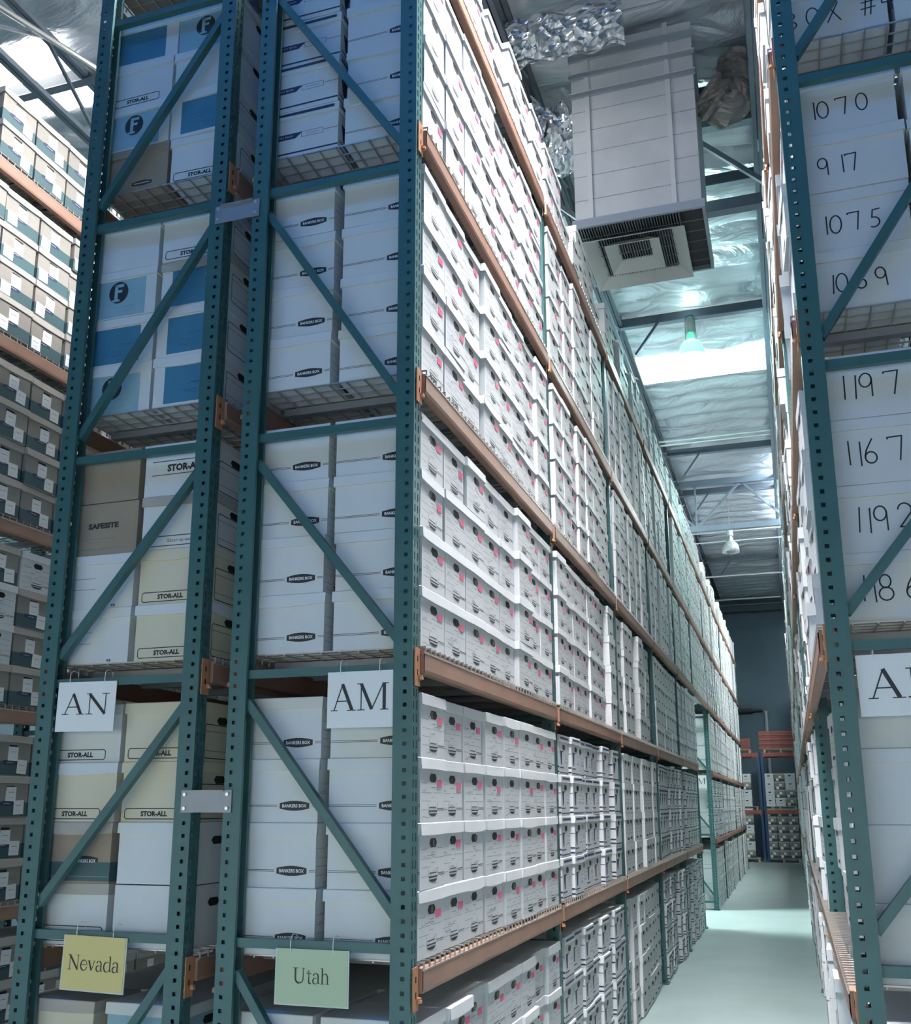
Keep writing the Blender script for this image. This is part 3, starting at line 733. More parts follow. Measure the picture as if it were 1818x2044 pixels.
    if lid: link('lid', lid_mesh(900+l*10+r+col*50, 'A', lid, D, ANW, H), t)
AN = {
 (4, 0): [('oval', 'brown', 'brown', 'grey-brown file box with faint oval, bottom of the fourth-shelf AN left stack'), ('fmark', 'white', 'white', 'light blue file box with black round F mark, fourth shelf, above brown box'),
          ('stor', 'white', 'white', 'white outlined-label file box, fourth shelf AN end, left stack, second down'), ('bluepanel', 'white', 'white', 'blue-panelled file box, fourth shelf AN end, left stack, on top')],
 (4, 1): [('stor', 'white', 'white', 'white outlined-label file box, fourth shelf AN end, right stack bottom'), ('bluepanel', 'white', 'white', 'blue-panelled file box, fourth shelf AN end, right stack, third down'),
          ('plain', 'white', 'white', 'plain white file box, fourth shelf AN end, right stack, second down'), ('fmark', 'white', 'white', 'light blue F-marked file box, fourth shelf AN end, right stack top')],
 (3, 0): [('fmark', 'white', 'white', 'light blue F-marked file box behind the brace, bottom left of AN third shelf'), ('bluepanel', 'white', 'white', 'blue-panelled file box between two F boxes, third shelf AN end'),
          ('fmark', 'white', 'white', 'light blue file box with clear F mark, second down, third shelf'), ('plain', 'white', 'white', 'plain white file box on top of F boxes, third shelf AN end')],
 (3, 1): [('bluepanel', 'white', 'white', 'blue-panelled file box, bottom right of AN third shelf'), ('bluepanel', 'white', 'white', 'blue-panelled file box, third down, right stack, AN third shelf'),
          ('torn', 'white', 'kraftlid', 'blue-panelled file box with torn paper patch and tan lid, third shelf'), ('stor', 'white', 'white', 'white outlined-label file box on top of blue boxes, AN third shelf')],
 (2, 0): [('lines', 'white', 'white', 'white ruled file box, bottom left of AN second shelf'), ('lines', 'white', 'white', 'white ruled file box directly under the brown archive carton'),
          ('safe', 'brown', None, 'brown archive carton with black capital lettering, AN second shelf'), ('plain', 'brown', 'brown', 'plain grey-brown carton on top of lettered brown carton')],
 (2, 1): [('stor', 'cream', 'white', 'cream file box with white lid, bottom right of AN second shelf'), ('stor', 'cream', 'cream', 'cream file box with cream lid, third down, AN second shelf'),
          ('away', 'white', 'kraftlid', 'white file box with tan lid and thin lettering, AN second shelf'), ('storbig', 'white', 'white', 'white file box with large black lettering, top right of AN second shelf')],
 (1, 0): [('outlined', 'white', 'kraftlid', 'white file box with tan lid, behind the top of the Nevada sign'), ('band', 'brown', 'kraftlid', 'brown file box with dark green band and oval, AN lowest shelf'),
          ('stor', 'cream', 'white', 'cream outlined-label file box above the green-banded box'), ('stor', 'white', 'white', 'white outlined-label file box behind the AN sign')],
 (1, 1): [('plain', 'white', None, 'crumpled plain white carton, bottom right of AN lowest shelf'), ('plain', 'white', 'white', 'plain white file box, third down, right stack, AN lowest shelf'),
          ('stor', 'cream', 'cream', 'cream outlined-label file box beside the lower spacer plate'), ('stor', 'cream', 'cream', 'cream outlined-label file box, top right of AN lowest shelf')],
 (0, 0): [('plain', 'white', 'white', 'white file box on the floor, lowest of the AN left stack'), ('plain', 'white', 'white', 'white file box, floor-level AN left stack, third down'), ('plain', 'white', 'white', 'white file box, floor-level AN left stack, second down'),
          ('plain', 'cream', 'kraftlid', 'cream file box with tan lid under the Nevada sign')],
 (0, 1): [('plain', 'white', 'white', 'white file box on the floor, lowest of the AN right stack'), ('plain', 'white', 'white', 'white file box, floor-level AN right stack, third down'), ('plain', 'white', 'white', 'white file box, floor-level AN right stack, second down'),
          ('plain', 'ltblue', 'white', 'pale blue file box with white lid, floor-level AN right stack top')],
 (5, 0): [('plain', 'brown', 'brown', 'brown carton on the top shelf of the AN rack, left')], (5, 1): [('plain', 'white', 'white', 'white file box on the top shelf of the AN rack, right')],
}
for (l, col), lst in AN.items():
    for r, sp in enumerate(lst): an_box(l, r, col, sp)

# ------------------------------------------------------------------ hanging signs
def sign(word, x, y, ztop, w, h, paper, tx, ty, tw, th, label, tilt=0.0, sleeve=False):
    t = thing('hanging_sign', label, 'sign', (x, y, ztop), 0, 'signs on the rack ends'); t.rotation_euler = (0, tilt, 0)
    m = MB()
    if sleeve: m.box(-w/2-.006, w/2+.006, -.001, .002, -h-.006, 0, 'sleeve')
    m.box(-w/2, w/2, -.003, 0, -h, 0, paper)
    pl = (Vector((-w/2, -.003, -h)), Vector((1, 0, 0)), Vector((0, 0, 1)), Vector((0, -1, 0)))
    put_serif(m, pl, word, tx*w, ty*h, tw*w, th*h)
    m.build('sheet', t)
    for sx in (-.3, .3):
        m = MB(); zz = .040
        m.tube([(sx*w, -.004, -.010), (sx*w, -.008, .012), (sx*w, -.006, zz), (sx*w, .012, zz+.012), (sx*w, .046, zz+.006), (sx*w, .047, .0), (sx*w, .002, -.010)], .0018, 'tie', 5); m.build('cable_tie', t)
    return t
sign('AN', -1.508, .012, 2.368, .305, .219, 'sheet', .10, .34, .82, .42, 'white hanging sign reading AN in serif capitals', .012)
sign('AM', -.196, .012, 2.359, .286, .226, 'sheet', .06, .30, .90, .48, 'white hanging sign reading AM in serif capitals', .0)
sign('Nevada', -1.368, .012, 1.303, .300, .212, 'yellow', .09, .36, .84, .28, 'yellow hanging sign reading Nevada', .02, True)
sign('Utah', -.376, .012, 1.290, .300, .200, 'mint', .24, .38, .52, .28, 'pale green hanging sign reading Utah', .0, True)
sign('AL', 1.815, .012, 2.335, .290, .212, 'sheet', .10, .28, .80, .48, 'white hanging sign at the right edge, reading A and a cut-off letter', -.01)
sign('AM', -.20, ROW2_Y+.012, 2.36, .286, .226, 'sheet', .06, .30, .90, .48, 'small distant AM sign on the end frame across the cross aisle')

# ------------------------------------------------------------------ right rack
for i in range(13):
    frame(RR_X, -.02+i*BAY, -1, 'green upright frame of the right rack, at its near end beside numbered boxes' if i == 0 else 'green upright frame of the right rack, %s beyond its near end' % (ORD[i-1] if i <= 10 else ['eleventh', 'twelfth'][i-11]), 'right rack frames')
for l in range(1, 6):
    for i in range(12):
        nm = ORD[i] if i < 10 else ['eleventh', 'twelfth'][i-10]
        beam(RR_X-HALF, -.02+i*BAY, LEV(l), BAY, -1, 'orange beam under the %s, %s bay of the right rack' % (SHELF[l], nm), 'orange beams of the right rack')
        if i < 4:
            for h in range(2):
                deck(RR_X-HALF, -.02+i*BAY+.08+h*BAY*.482, DECK(l)-.006, 2*HALF-.03, BAY*.478, -1, 'wire deck on the %s, %s %s bay of the right rack' % (SHELF[l], ['near half of', 'far half of'][h], nm), 'wire decks of the right rack')
NUM = {4: ['BOX #45'], 3: ['1069', '1075', '917', '1070'], 2: ['1186', '1192', '1167', '1197'], 1: ['', '', '', '']}
for l, lst in NUM.items():
    for r, s in enumerate(lst):
        D = BD; m = MB(); Wd = BW
        m.box(-D/2, D/2, -Wd/2, Wd/2, 0, BH-.004, 'white2')
        pl = PL('end', D, Wd)
        if s: put_hand(m, pl, s, D*(.17 if l != 4 else .0), BH*.30, BH*(.36 if l == 2 else .30) if l != 4 else BH*.34, 'ink', .0055, .95)
        m.poly(PL('back', D, Wd), oct_hole(Wd*.5, BH*.68, .09, .034), 'dark', .001)
        lab = ('white file box hand-numbered %s, right rack end' % s) if s else 'plain white file box below the right-hand sign, %s' % ROWN[3-r]
        if l == 4: lab = 'white file box with handwritten box number, top right corner of the photo'
        t = thing('numbered_box' if s else 'storage_box', lab, 'storage box', (1.632+D/2+rb.uniform(-.008, .008)+(.012 if l == 1 else 0), .078+Wd/2+rb.uniform(0, .012), DECK(l)+r*(BH+.001)), rb.uniform(-.012, .012), 'boxes at the end of the right rack')
        link('body', m.data('box_body'), t); link('lid', lid_mesh(700+l*10+r, 'A', 'white2'), t)
for l in (3, 4):
    for r in range(4 if l == 3 else 1):
        place_box('storage_box', BODYA, LIDA, 2.05+BD/2, .085+BW/2, DECK(l)+r*(BH+.001), 'white file box cut off by the right photo edge, %s, %s' % (ROWN[3-r] if l == 3 else 'above', SHELF[l]), 'boxes at the end of the right rack', 0, rnd=rb)

# ------------------------------------------------------------------ far left rack with tan boxes
def kraft_data(seed, lowleft):
    rnd = random.Random(seed); m = MB(); D, Wd, H = BD, .312, BH
    m.box(-D/2, D/2, -Wd/2, Wd/2, 0, H-.004, 'kraft'); pl = PL('front', D, Wd); pe = PL('end', D, Wd)
    m.rect(pl, 0, Wd, H*.02, H*.36, 'teal', .0006); m.rect(pe, 0, D, H*.02, H*.36, 'teal', .0006)
    m.rect(pl, Wd*.36, Wd*.60, H*.66, H*.76, 'dark', .0008); m.poly(pl, [(Wd*.42+x, H*.33+y) for x, y in lens(.13, .035)], 'navy', .0008)
    m.rect(pl, Wd*.33, Wd*.52, H*.32, H*.335, 'pale', .0010)
    for k in range(3): scribble(m, pl, Wd*rnd.choice((.66, .08)), H*rnd.uniform(.45, .65), Wd*.2, .02, rnd, 'grey', .0015)
    return m.data('box_body')
KR = [kraft_data(i, i % 2) for i in range(4)]; KL = [lid_mesh(800+i, 'A', 'kraftlid', BD, .312, BH) for i in range(4)]
def sheet_data():
    m = MB(); m.box(0, .0012, -.044, .044, -.044, .044, 'sheet')
    m.box(.0012, .0015, -.026, .024, .010, .013, 'grey'); m.box(.0012, .0015, -.026, .020, -.022, -.0205, 'pale'); return m.data('paper_label')
SH = sheet_data()
def kraft_box(x, y, z, label, group, rz=0.0, left=False):
    t = thing('tan_carton', label, 'carton', (x, y, z), rz, group)
    link('body', rb.choice(KR), t); link('lid', rb.choice(KL), t)
    for (yy, zz) in ((-.156+.312*.50, BH*.545), (-.156+.312*(.20 if left else .76), BH*.235)):
        s = link('paper_label', SH, t, (BD/2+.001, yy+rb.uniform(-.006, .006), zz+rb.uniform(-.006, .006))); s.rotation_euler = (rb.uniform(-.05, .05), 0, 0); tag(s, 'white paper label', None)
    return t
PITCH_K = .333
for l in range(0, 6):
    yoff = {5: .94, 4: .735, 3: .80, 2: .86, 1: .80, 0: .90}[l]
    for c in range(1, 5):
        for r in range(rows_of(l)):
            y = yoff+PITCH_K*(c-1)+.162; z = DECK(l)+r*(BH+.001); x = LL_X-BD/2+rb.uniform(-.012, .008)
            rn = rown(dict(l=l, top=rows_of(l)-1-r))
            white = (l == 2 and ((c == 2 and r in (1, 2)) or (c == 3 and r == 3)))
            lab = '%s file box, far left rack, %s, %s, %s from left photo edge' % ('white' if white else 'tan', SHELF[l], rn, ORD[c-1])
            if l == 0 and c < 2: continue
            if white: place_box('white_carton', BODYA, LIDA, x, y, z, lab, 'boxes on the far left rack', rb.uniform(-.02, .02), rnd=rb)
            else: kraft_box(x, y, z, lab, 'boxes on the far left rack', rb.uniform(-.02, .02), left=(l in (4,)))
    if l == 0: continue
    beam(LL_X-.01, -.02, LEV(l), BAY, 1, 'orange beam under the %s of the far left rack, near bay' % SHELF[l], 'orange beams of the far left rack')
    beam(LL_X-.01, -.02+BAY, LEV(l), BAY, 1, 'orange beam under the %s of the far left rack, second bay' % SHELF[l], 'orange beams of the far left rack')
    for h in range(4):
        deck(LL_X-.01, -.02+.08+(h//2)*BAY+(h%2)*BAY*.482, DECK(l)-.006, 2*HALF-.03, BAY*.478, 1, 'wire deck of the far left rack, %s, %s section from the near end' % (SHELF[l], ORD[h]), 'wire decks of the far left rack')
for i in range(3):
    frame(LL_X-.01-HALF, -.02+i*BAY, 1, ['green upright frame of the far left rack, near end', 'green upright frame of the far left rack, middle', 'green upright frame of the far left rack, far end'][i], 'far left rack frames')

# ------------------------------------------------------------------ back rack across the end of the aisle
BY = 32.0
def back_frame(x, lab):
    t = thing('upright_frame', lab, 'rack frame', (x, BY, 0), 0, 'blue back rack frames')
    for yy in (0, 1.0): m = MB(); m.box(-.04, .04, yy, yy+.08, 0, 3.55, 'blue'); m.build('post', t)
    m = MB(); m.bar((0, .05, .3), (0, 1.03, 1.6), .03, .03, 'blue'); m.bar((0, 1.03, 1.6), (0, .05, 2.9), .03, .03, 'blue'); m.build('diagonal_brace', t)
back_frame(.42, 'blue upright frame of the back rack, left of the middle'); back_frame(.54, 'second blue upright frame of the back rack, beside the first'); back_frame(3.3, 'blue upright frame of the back rack hidden towards the right')
back_frame(-2.3, 'blue upright frame of the back rack hidden towards the left')
for z, w in ((1.60, 'lower'), (3.46, 'upper')):
    for x0, x1, sd in ((-2.26, .38, 'left'), (.58, 3.26, 'right')):
        t = thing('shelf_beam', '%s rust orange beam of the back rack, %s bay' % (w, sd), 'shelf beam', ((x0+x1)/2, BY, z), 0, 'beams of the back rack')
        m = MB(); m.box(x0-(x0+x1)/2, x1-(x0+x1)/2, -.02, .03, -.06, .06, 'rust'); m.build('beam_rail', t)
        for xx in (x0, x1): m = MB(); m.box(xx-(x0+x1)/2-.02, xx-(x0+x1)/2+.02, -.035, -.02, -.12, .08, 'rust'); m.build('end_connector', t)
        t2 = thing('shelf_beam', '%s rear beam of the back rack, %s bay' % (w, sd), 'shelf beam', ((x0+x1)/2, BY+1.05, z), 0, 'rear beams of the back rack')
        m = MB(); m.box(x0-(x0+x1)/2, x1-(x0+x1)/2, -.03, .02, -.06, .06, 'rust'); m.build('beam_rail', t2)
def pallet(x, z, lab, w=1.05):
    t = thing('pallet', lab, 'pallet', (x, BY+.05, z), 0, 'pallets on the back rack')
    m = MB()
    for k in range(6): m.box(-w/2, w/2, k*.17, k*.17+.10, .10, .12, 'pallet')
    m.build('deck_boards', t)
    for sx in (-w/2+.04, 0, w/2-.04): m = MB(); m.box(sx-.03, sx+.03, 0, .95, .0, .10, 'pallet'); m.build('stringer', t)
pallet(1.0, .0, 'wooden pallet on the floor under wrapped boxes at the aisle end'); pallet(1.0, 1.66, 'wooden pallet on the back rack beam, right bay'); pallet(-.25, .0, 'wooden pallet on the floor at the left of back rack'); pallet(-.20, 1.66, 'wooden pallet on the back rack beam, left bay')
pallet(1.15, 3.52, 'pale wooden pallet under the stacked spare beams', 1.1)
pallet(-.30, 3.52, 'wooden pallet under the small stack of spare beams', 1.0)
def end_box(x, y, z, tan, lab):
    D, Wd = .315, .39; m = MB(); H = .262
    m.box(-D/2, D/2, -Wd/2, Wd/2, 0, H-.004, 'kraft' if tan else 'white'); pl = PL('end', D, Wd)
    if tan:
        m.rect(pl, 0, D, H*.03, H*.3, 'teal'); m.rect(pl, D*.45, D*.70, H*.45, H*.72, 'sheet', .001); m.rect(pl, D*.15, D*.42, H*.08, H*.40, 'sheet', .001)
    else:
        m.poly(pl, oct_hole(D*.5, H*.70, .09, .034), 'dark', .001); m.rect(pl, D*.3, D*.7, H*.3, H*.36, 'pale', .001)
    t = thing('pallet_box', lab, 'carton', (x, y, z), rb.uniform(-.03, .03), 'boxes on the back rack')
    link('body', m.data('box_body'), t); link('lid', lid_mesh(int(x*100+z*31) % 97, 'A', 'kraftlid' if tan else 'white', D, Wd, H), t)
pat = [[0, 0, 1], [0, 1, 1], [0, 1, 0], [0, 1, 0]]
CN = ['left column', 'middle column', 'right column']
for r in range(4):
    for c in range(3):
        end_box(.70+c*.335, BY+.26, 1.785+r*.265, pat[r][c], '%s file box, back rack upper pallet, %s, %s' % ('tan' if pat[r][c] else 'white', CN[c], ROWN[3-r]))
    for c in range(2):
        tn = 1 if (r == 2 and c == 1) else 0
        end_box(-.36+c*.335, BY+.26, 1.785+r*.265, tn, '%s file box, back rack left bay, %s, %s' % ('tan' if tn else 'white', CN[c], ROWN[3-r]))
R6 = ['top row', 'second row down', 'third row down', 'fourth row down', 'fifth row down', 'bottom row']
for r in range(6):
    for c in range(3):
        end_box(.70+c*.335, BY+.26, .125+r*.265, 1, 'tan file box on the floor pallet at aisle end, %s, %s' % (CN[c], R6[5-r]))
    for c in range(2):
        tn = (r+c) % 2
        end_box(-.36+c*.335, BY+.26, .125+r*.265, tn, '%s file box on the left floor pallet, %s, %s' % ('tan' if tn else 'white', CN[c], R6[5-r]))
for k in range(8):
    m = MB(); z = 3.645+k*.076
    m.box(-.95, .95, 0, .055, 0, .062, 'rust'); m.box(-.95, .95, -.012, 0, .0, .04, 'rust')
    o = m.build('spare_beam', None, (1.42, BY+.10+.03*(k % 2), z)); tag(o, 'spare red-orange beam in the large stack on pallet, %s from the bottom' % ORD[k], 'spare beam', 'spare beams on the back rack')
for k in range(5):
    m = MB(); z = 3.645+k*.076
    m.box(-.70, .42, 0, .055, 0, .062, 'rust'); m.box(-.70, .42, -.012, 0, .0, .04, 'rust')
    o = m.build('spare_beam', None, (-.24, BY+.10, z)); tag(o, 'spare red beam in the small left stack, %s from the bottom' % ORD[k], 'spare beam', 'spare beams on the back rack')
m = MB(); m.tube([(-2, 34.5, 5.15), (.62, 34.5, 5.15)], .05, 'rubber'); m.tube([(-.4, 34.48, 5.15), (.25, 34.48, 5.15)], .09, 'rubber'); o = m.build('drain_pipe'); tag(o, 'dark horizontal pipe along the back wall', 'pipe')
m = MB(); m.tube([(.72, 34.52, 5.12), (.72, 34.52, 0)], .06, 'pipe'); o = m.build('downpipe'); tag(o, 'pale vertical pipe down the back wall', 'pipe')

# ------------------------------------------------------------------ roof steel
def joist(x, lab, d=.55, ztop=CEIL-.10, y0=-6.0, y1=34.0, mat='steel'):
    t = thing('roof_joist', lab, 'roof joist', (x, 0, ztop), 0, 'roof joists along the aisle')
    m = MB()
    for s in (-.028, .028): m.box(s-.022, s+.022, y0, y1, -.06, 0, mat)
    m.build('top_chord', t); m = MB()
    for s in (-.028, .028): m.box(s-.022, s+.022, y0, y1, -d, -d+.055, mat)
    m.build('bottom_chord', t); m = MB(); y = y0; k = 0
    while y < y1-1.0:
        a, c = ((-.05, -d+.04) if k % 2 else (-d+.04, -.05)); m.bar((0, y, a), (0, y+1.0, c), .03, .03, mat); y += 1.0; k += 1
    tag(m.build('web_bars', t), None, None, None, 'stuff')
joist(1.585, 'steel roof joist running above the right rack edge', d=.62, ztop=CEIL-.12)
joist(-.62, 'dark steel roof joist above the left rack', d=.45, ztop=CEIL-.12, mat='dsteel')
joist(-4.95, 'pale blue steel roof joist above the far left aisle', d=.70, ztop=CEIL-.12)
def purlin(y, lab, z=CEIL-.06, x0=-8.8, x1=6.8, h=.13, mat='dsteel'):
    m = MB(); m.box(x0, x1, y-.035, y+.035, z-h, z, mat); m.box(x0, x1, y-.035, y+.06, z-h-.012, z-h, 'steel')
    tag(m.build('purlin'), lab, 'purlin', 'purlins under the foil ceiling')
purlin(10.9, 'dark purlin above the lit lamp'); purlin(5.9, 'dark purlin behind the air duct'); purlin(7.5, 'dark purlin nearest the lit lamp on the near side')
purlin(20.2, 'dark purlin beyond the girder truss'); purlin(17.2, 'dark purlin before the girder truss'); purlin(27.5, 'dark purlin in the unlit far ceiling'); purlin(3.6, 'dark purlin in the near ceiling')
def girder(y, lab, top, bot):
    t = thing('girder_truss', lab, 'roof truss', (0, y, 0), 0, 'girder trusses across the aisle')
    m = MB(); m.box(-8.8, 6.8, -.06, .06, top-.14, top, 'steel'); m.build('top_chord', t)
    m = MB(); m.box(-8.8, 6.8, -.06, .06, bot-.13, bot, 'steel'); m.build('bottom_chord', t)
    xs = [-7.4+2.05*i for i in range(8)]
    for i in range(7):
        a, c = xs[i], xs[i+1]; mid = (a+c)/2
        m = MB(); m.bar((a, 0, top-.1), (mid, 0, bot-.05), .05, .05, 'steel', (0, 1, 0)); m.build('web_diagonal', t)
        m = MB(); m.bar((mid, 0, bot-.05), (c, 0, top-.1), .05, .05, 'steel', (0, 1, 0)); m.build('web_diagonal', t)
        m = MB(); m.bar((mid, 0, bot-.05), (mid, 0, top-.1), .04, .04, 'steel', (0, 1, 0)); m.build('web_post', t)
girder(19.4, 'grey girder truss crossing the aisle above the far lamp', CEIL-.10, CEIL-1.20)
girder(6.35, 'grey girder truss crossing the aisle behind the air duct', CEIL-.10, CEIL-1.15)
def pipe(a, c, r, mat, lab, name='conduit', cat='conduit'):
    m = MB(); m.tube([a, c], r, mat, 8); tag(m.build(name), lab, cat, 'pipes under the ceiling')
pipe((-3, 15.95, 9.0), (5, 15.95, 9.0), .022, 'pipe', 'upper of two bright conduits behind the skylight'); pipe((-3, 15.9, 8.90), (5, 15.9, 8.90), .022, 'pipe', 'lower of two bright conduits behind the skylight')
pipe((-3, 21.0, 8.35), (5, 21.0, 8.35), .02, 'pipe', 'pale conduit just above the far lamp bell'); pipe((-3, 20.6, 8.0), (5, 20.6, 8.0), .015, 'pipe', 'thin pale conduit crossing the far lamp')
pipe((-3, 27.0, 8.55), (5, 27.0, 8.55), .03, 'pipe', 'upper pale pipe near the back wall'); pipe((-3, 31.0, 8.6), (5, 31.0, 8.6), .03, 'pipe', 'lower pale pipe near the back wall')
pipe((-1.2, 4.35, 9.06), (2.6, 4.35, 9.06), .012, 'pipe', 'thin conduit passing in front of the air duct')
pipe((-5.1, 2.1, 9.0), (-3.6, 6.0, 8.9), .03, 'pipe', 'pale sprinkler pipe under the far left ceiling', 'sprinkler_pipe', 'pipe')
pipe((-6.0, 4.9, 8.9), (-2.4, 4.9, 8.9), .05, 'steel', 'grey sprinkler pipe crossing the far left ceiling', 'sprinkler_pipe', 'pipe')
for (x, y, lab) in ((.0, 10.9, 'dark diagonal strut beside the lit lamp purlin'), (.1, 17.2, 'dark diagonal strut beyond the skylight'), (.05, 20.2, 'dark diagonal strut beside the far lamp'), (.15, 27.5, 'dark diagonal strut in the far ceiling')):
    m = MB(); m.bar((x-.38, y-.03, 8.62), (x+.05, y-.03, 9.2), .035, .035, 'dsteel', (0, 1, 0)); tag(m.build('strut'), lab, 'strut', 'diagonal struts under the ceiling')

# ------------------------------------------------------------------ air duct with diffuser
DX0, DX1, DY0, DY1, DZ = -.155, 1.03, 4.90, 6.02, 7.215
t = thing('air_duct', 'large grey sheet-metal air duct hanging over the aisle', 'air duct', ((DX0+DX1)/2, (DY0+DY1)/2, DZ))
cx0, cy0 = (DX0+DX1)/2, (DY0+DY1)/2
hx, hy = (DX1-DX0)/2, (DY1-DY0)/2
m = MB(); m.box(-hx, hx, -hy, hy, .06, CEIL-DZ-.04, 'duct')
for z in (.30, .56, .82, 1.06, 1.28): m.box(-hx-.002, hx+.002, -hy-.002, -hy, z, z+.006, 'ductseam')
for z in (.30, .56, .82): 
    for k in range(5): m.box(-hx+.18+k*.2, -hx+.188+k*.2, -hy-.004, -hy, z-.004, z+.010, 'ductseam')
m.build('plenum', t)
for z in (1.44, 1.66):
    m = MB(); m.box(-hx-.02, hx+.02, -hy-.03, -hy, z, z+.035, 'ductseam'); m.box(-hx-.02, hx+.02, -hy-.03, -hy, z+.045, z+.055, 'strap'); m.build('flange', t)
m = MB(); m.box(-hx-.02, hx+.02, -hy-.03, -hy, 1.86, 1.93, 'ductseam'); m.box(-hx, hx, -hy-.025, -hy, 1.88, 1.90, 'dark'); m.build('flange', t)
for x in (-hx+.155, hx-.245):
    m = MB(); m.box(x-.022, x+.022, -hy-.012, -hy-.003, .075, CEIL-DZ, 'strap'); m.build('strap', t)
m = MB()
for (a, c, e, g) in ((-hx-.03, hx+.03, -hy-.03, -hy), (-hx-.03, hx+.03, hy, hy+.03), (-hx-.03, -hx, -hy, hy), (hx, hx+.03, -hy, hy)): m.box(a, c, e, g, 0, .085, 'ductseam')
m.build('diffuser_rim', t)
m = MB(); m.box(-hx, hx, -hy, hy, .045, .06, 'grille')
for i in range(38):
    x = -hx+.012+(2*hx-.024)*i/45; m.box(x-.004, x+.004, -hy, hy, .004, .045, 'grillebar')
for i in range(7):
    y = -hy+(2*hy)*i/6; m.box(-hx, hx, y-.003, y+.003, .0, .006, 'grillebar')
m.build('grille', t)
def ring(ox, oy, a, c, w, z0, z1, name):
    m = MB()
    O = [(ox-a, oy-c), (ox+a, oy-c), (ox+a, oy+c), (ox-a, oy+c)]; I = [(ox-a+w, oy-c+w), (ox+a-w, oy-c+w), (ox+a-w, oy+c-w), (ox-a+w, oy+c-w)]
    vs = [(x, y, z1) for x, y in I]+[(x, y, z0) for x, y in O]+[(ox+(x-ox)*.98, oy+(y-oy)*.98, z1) for x, y in I]+[(ox+(x-ox)*.985, oy+(y-oy)*.985, z0-.004) for x, y in O]
    fs = []
    for k in range(4):
        n = (k+1) % 4; fs += [(k, n, 4+n, 4+k), (8+k, 12+k, 12+n, 8+n), (4+k, 4+n, 12+n, 12+k), (k, 8+k, 8+n, n)]
    m.add(vs, fs, 'cone'); m.build(name, t)
ring(-.075, .055, .49, .50, .125, -.075, .012, 'diffuser_cone'); ring(-.10, -.04, .265, .285, .11, -.085, .012, 'diffuser_cone')
# foil-wrapped flexible ducts
def crumple(name, pts, rad, mat, label, seed):
    rnd = random.Random(seed); m = MB(); P = []
    for a, c in zip(pts[:-1], pts[1:]):
        for k in range(10): P.append(Vector(a).lerp(Vector(c), k/10))
    P.append(Vector(pts[-1])); n = 28; vs = []; fs = []
    for i, p in enumerate(P):
        d = (P[min(i+1, len(P)-1)]-P[max(i-1, 0)]).normalized(); u = Vector((0, 0, 1)) if abs(d.z) < .9 else Vector((1, 0, 0)); x = d.cross(u).normalized(); y = x.cross(d)
        for k in range(n):
            a = 2*math.pi*k/n; q = rad*(1+rnd.uniform(-.10, .10)+.06*math.sin(i*1.3)); vs.append(p+(x*math.cos(a)+y*math.sin(a))*q)
    for i in range(len(P)-1):
        for k in range(n): fs.append((i*n+k, i*n+(k+1) % n, (i+1)*n+(k+1) % n, (i+1)*n+k))
    fs.append(tuple(range(n))); fs.append(tuple((len(P)-1)*n+k for k in range(n)))
    m.add(vs, fs, mat); tag(m.build(name), label, 'flexible duct', 'flexible ducts beside the air duct')
crumple('flexible_duct', [(-.22, 5.3, 8.55), (-.55, 5.25, 8.45), (-1.0, 5.0, 8.75), (-1.8, 4.8, 8.9)], .34, 'wrap', 'crumpled silver foil-wrapped duct left of the air duct', 1)
crumple('flexible_duct', [(-1.0, 4.3, 8.92), (-.3, 4.35, 8.98), (.45, 4.4, 9.0)], .20, 'wrap', 'crumpled silver foil-wrapped duct along the ceiling, top centre', 2)
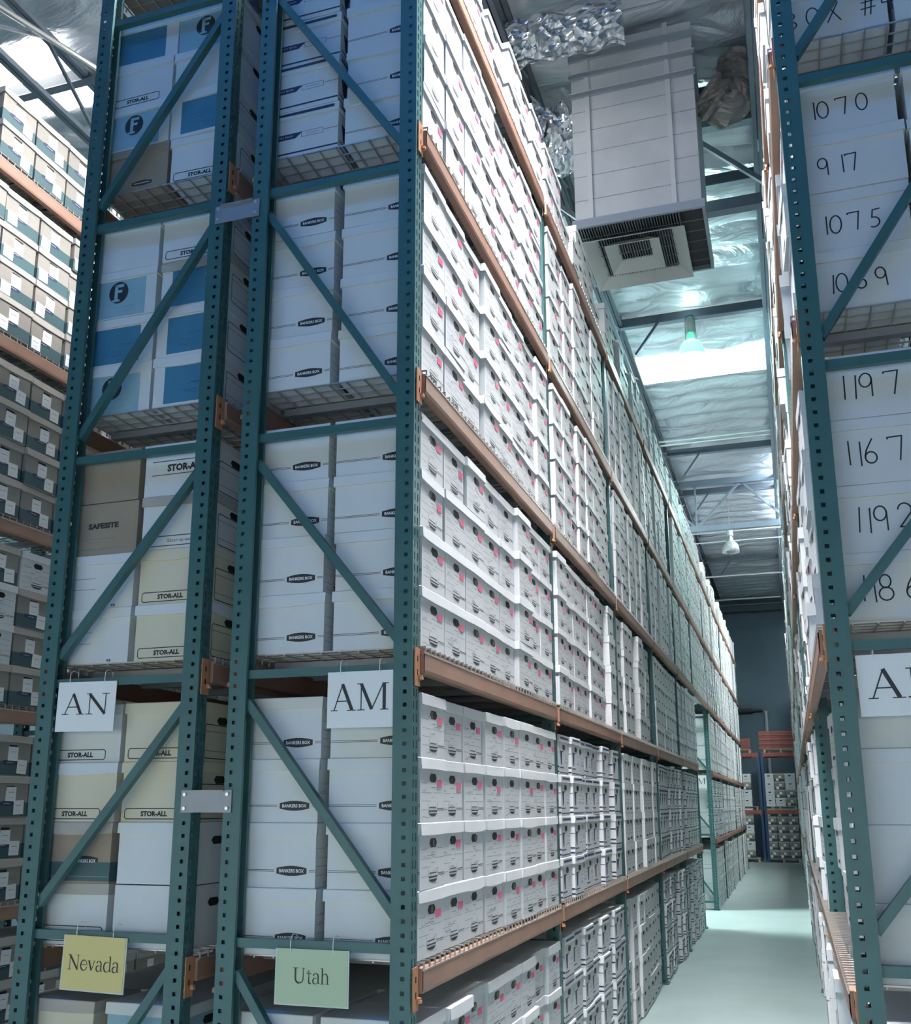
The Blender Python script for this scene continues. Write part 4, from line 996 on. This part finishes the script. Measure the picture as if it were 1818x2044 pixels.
crumple('flexible_duct', [(1.10, 5.3, 8.75), (1.28, 5.4, 8.6), (1.42, 5.5, 8.8), (1.45, 5.6, 9.2)], .20, 'plasticwrap', 'brown wrapped flexible duct right of the air duct', 3)

# ------------------------------------------------------------------ high-bay lamps
def lamp(x, y, z, lit, label, power=LAMP_ON_POWER, color=LAMP_COLOR, uppow=32.0, upcol=(.70, 1.0, .92)):
    t = thing('high_bay_lamp', label, 'lamp', (x, y, z), 0, 'high bay lamps')
    m = MB(); m.tube([(0, 0, .66), (.015, 0, .70), (0, 0, .74), (0, 0, 9.10-z)], .008, 'dsteel', 6); m.build('hook', t)
    m = MB(); m.lathe([(0, .66), (.05, .655), (.075, .60), (.075, .40), (.0, .40)], (0, 0, 0), 'ballast', 12)
    for s in (-.078, .078): m.box(s-.004, s+.004, -.01, .01, .26, .62, 'ballast')
    m.build('ballast_housing', t)
    m = MB(); m.lathe([(.045, .40), (.06, .34), (.075, .28), (.095, .26)], (0, 0, 0), 'glowneck' if lit else 'glass', 16); m.build('collar', t)
    m = MB(); m.lathe([(.08, .27), (.13, .24), (.17, .17), (.195, .08), (.205, 0), (.200, 0), (.165, .16), (.12, .23), (.075, .26)], (0, 0, 0), 'glow' if lit else 'glass', 28); m.build('bell_reflector', t, smooth=True)
    if lit:
        m = MB(); m.lathe([(0, .20), (.04, .18), (.05, .10), (.035, .03), (0, .01)], (0, 0, 0), 'glow', 12); m.build('bulb', t)
        for nm, zz, pw, c in (('lamp_light', -.08, power, color), ('lamp_uplight', .62, uppow, upcol)):
            ld = bpy.data.lights.new(nm, 'POINT'); ld.energy = pw; ld.color = c; ld.shadow_soft_size = .12
            lo = bpy.data.objects.new(nm, ld); COL.objects.link(lo); lo.parent = t; lo.location = (0, 0, zz)
    return t
lamp(.46, 10.9, 8.47, True, 'lit high bay lamp glowing green-white below the skylight')
lamp(-2.55, 3.6, 8.35, True, 'added unseen lamp lighting the far left ceiling, behind the rack tops', 90.0, (1.0, .96, .90), 90.0, (1.0, .93, .84))  # added lamp out of view, lights the far left ceiling from below
lamp(.46, 20.2, 7.62, False, 'unlit clear glass high bay lamp further down the aisle')
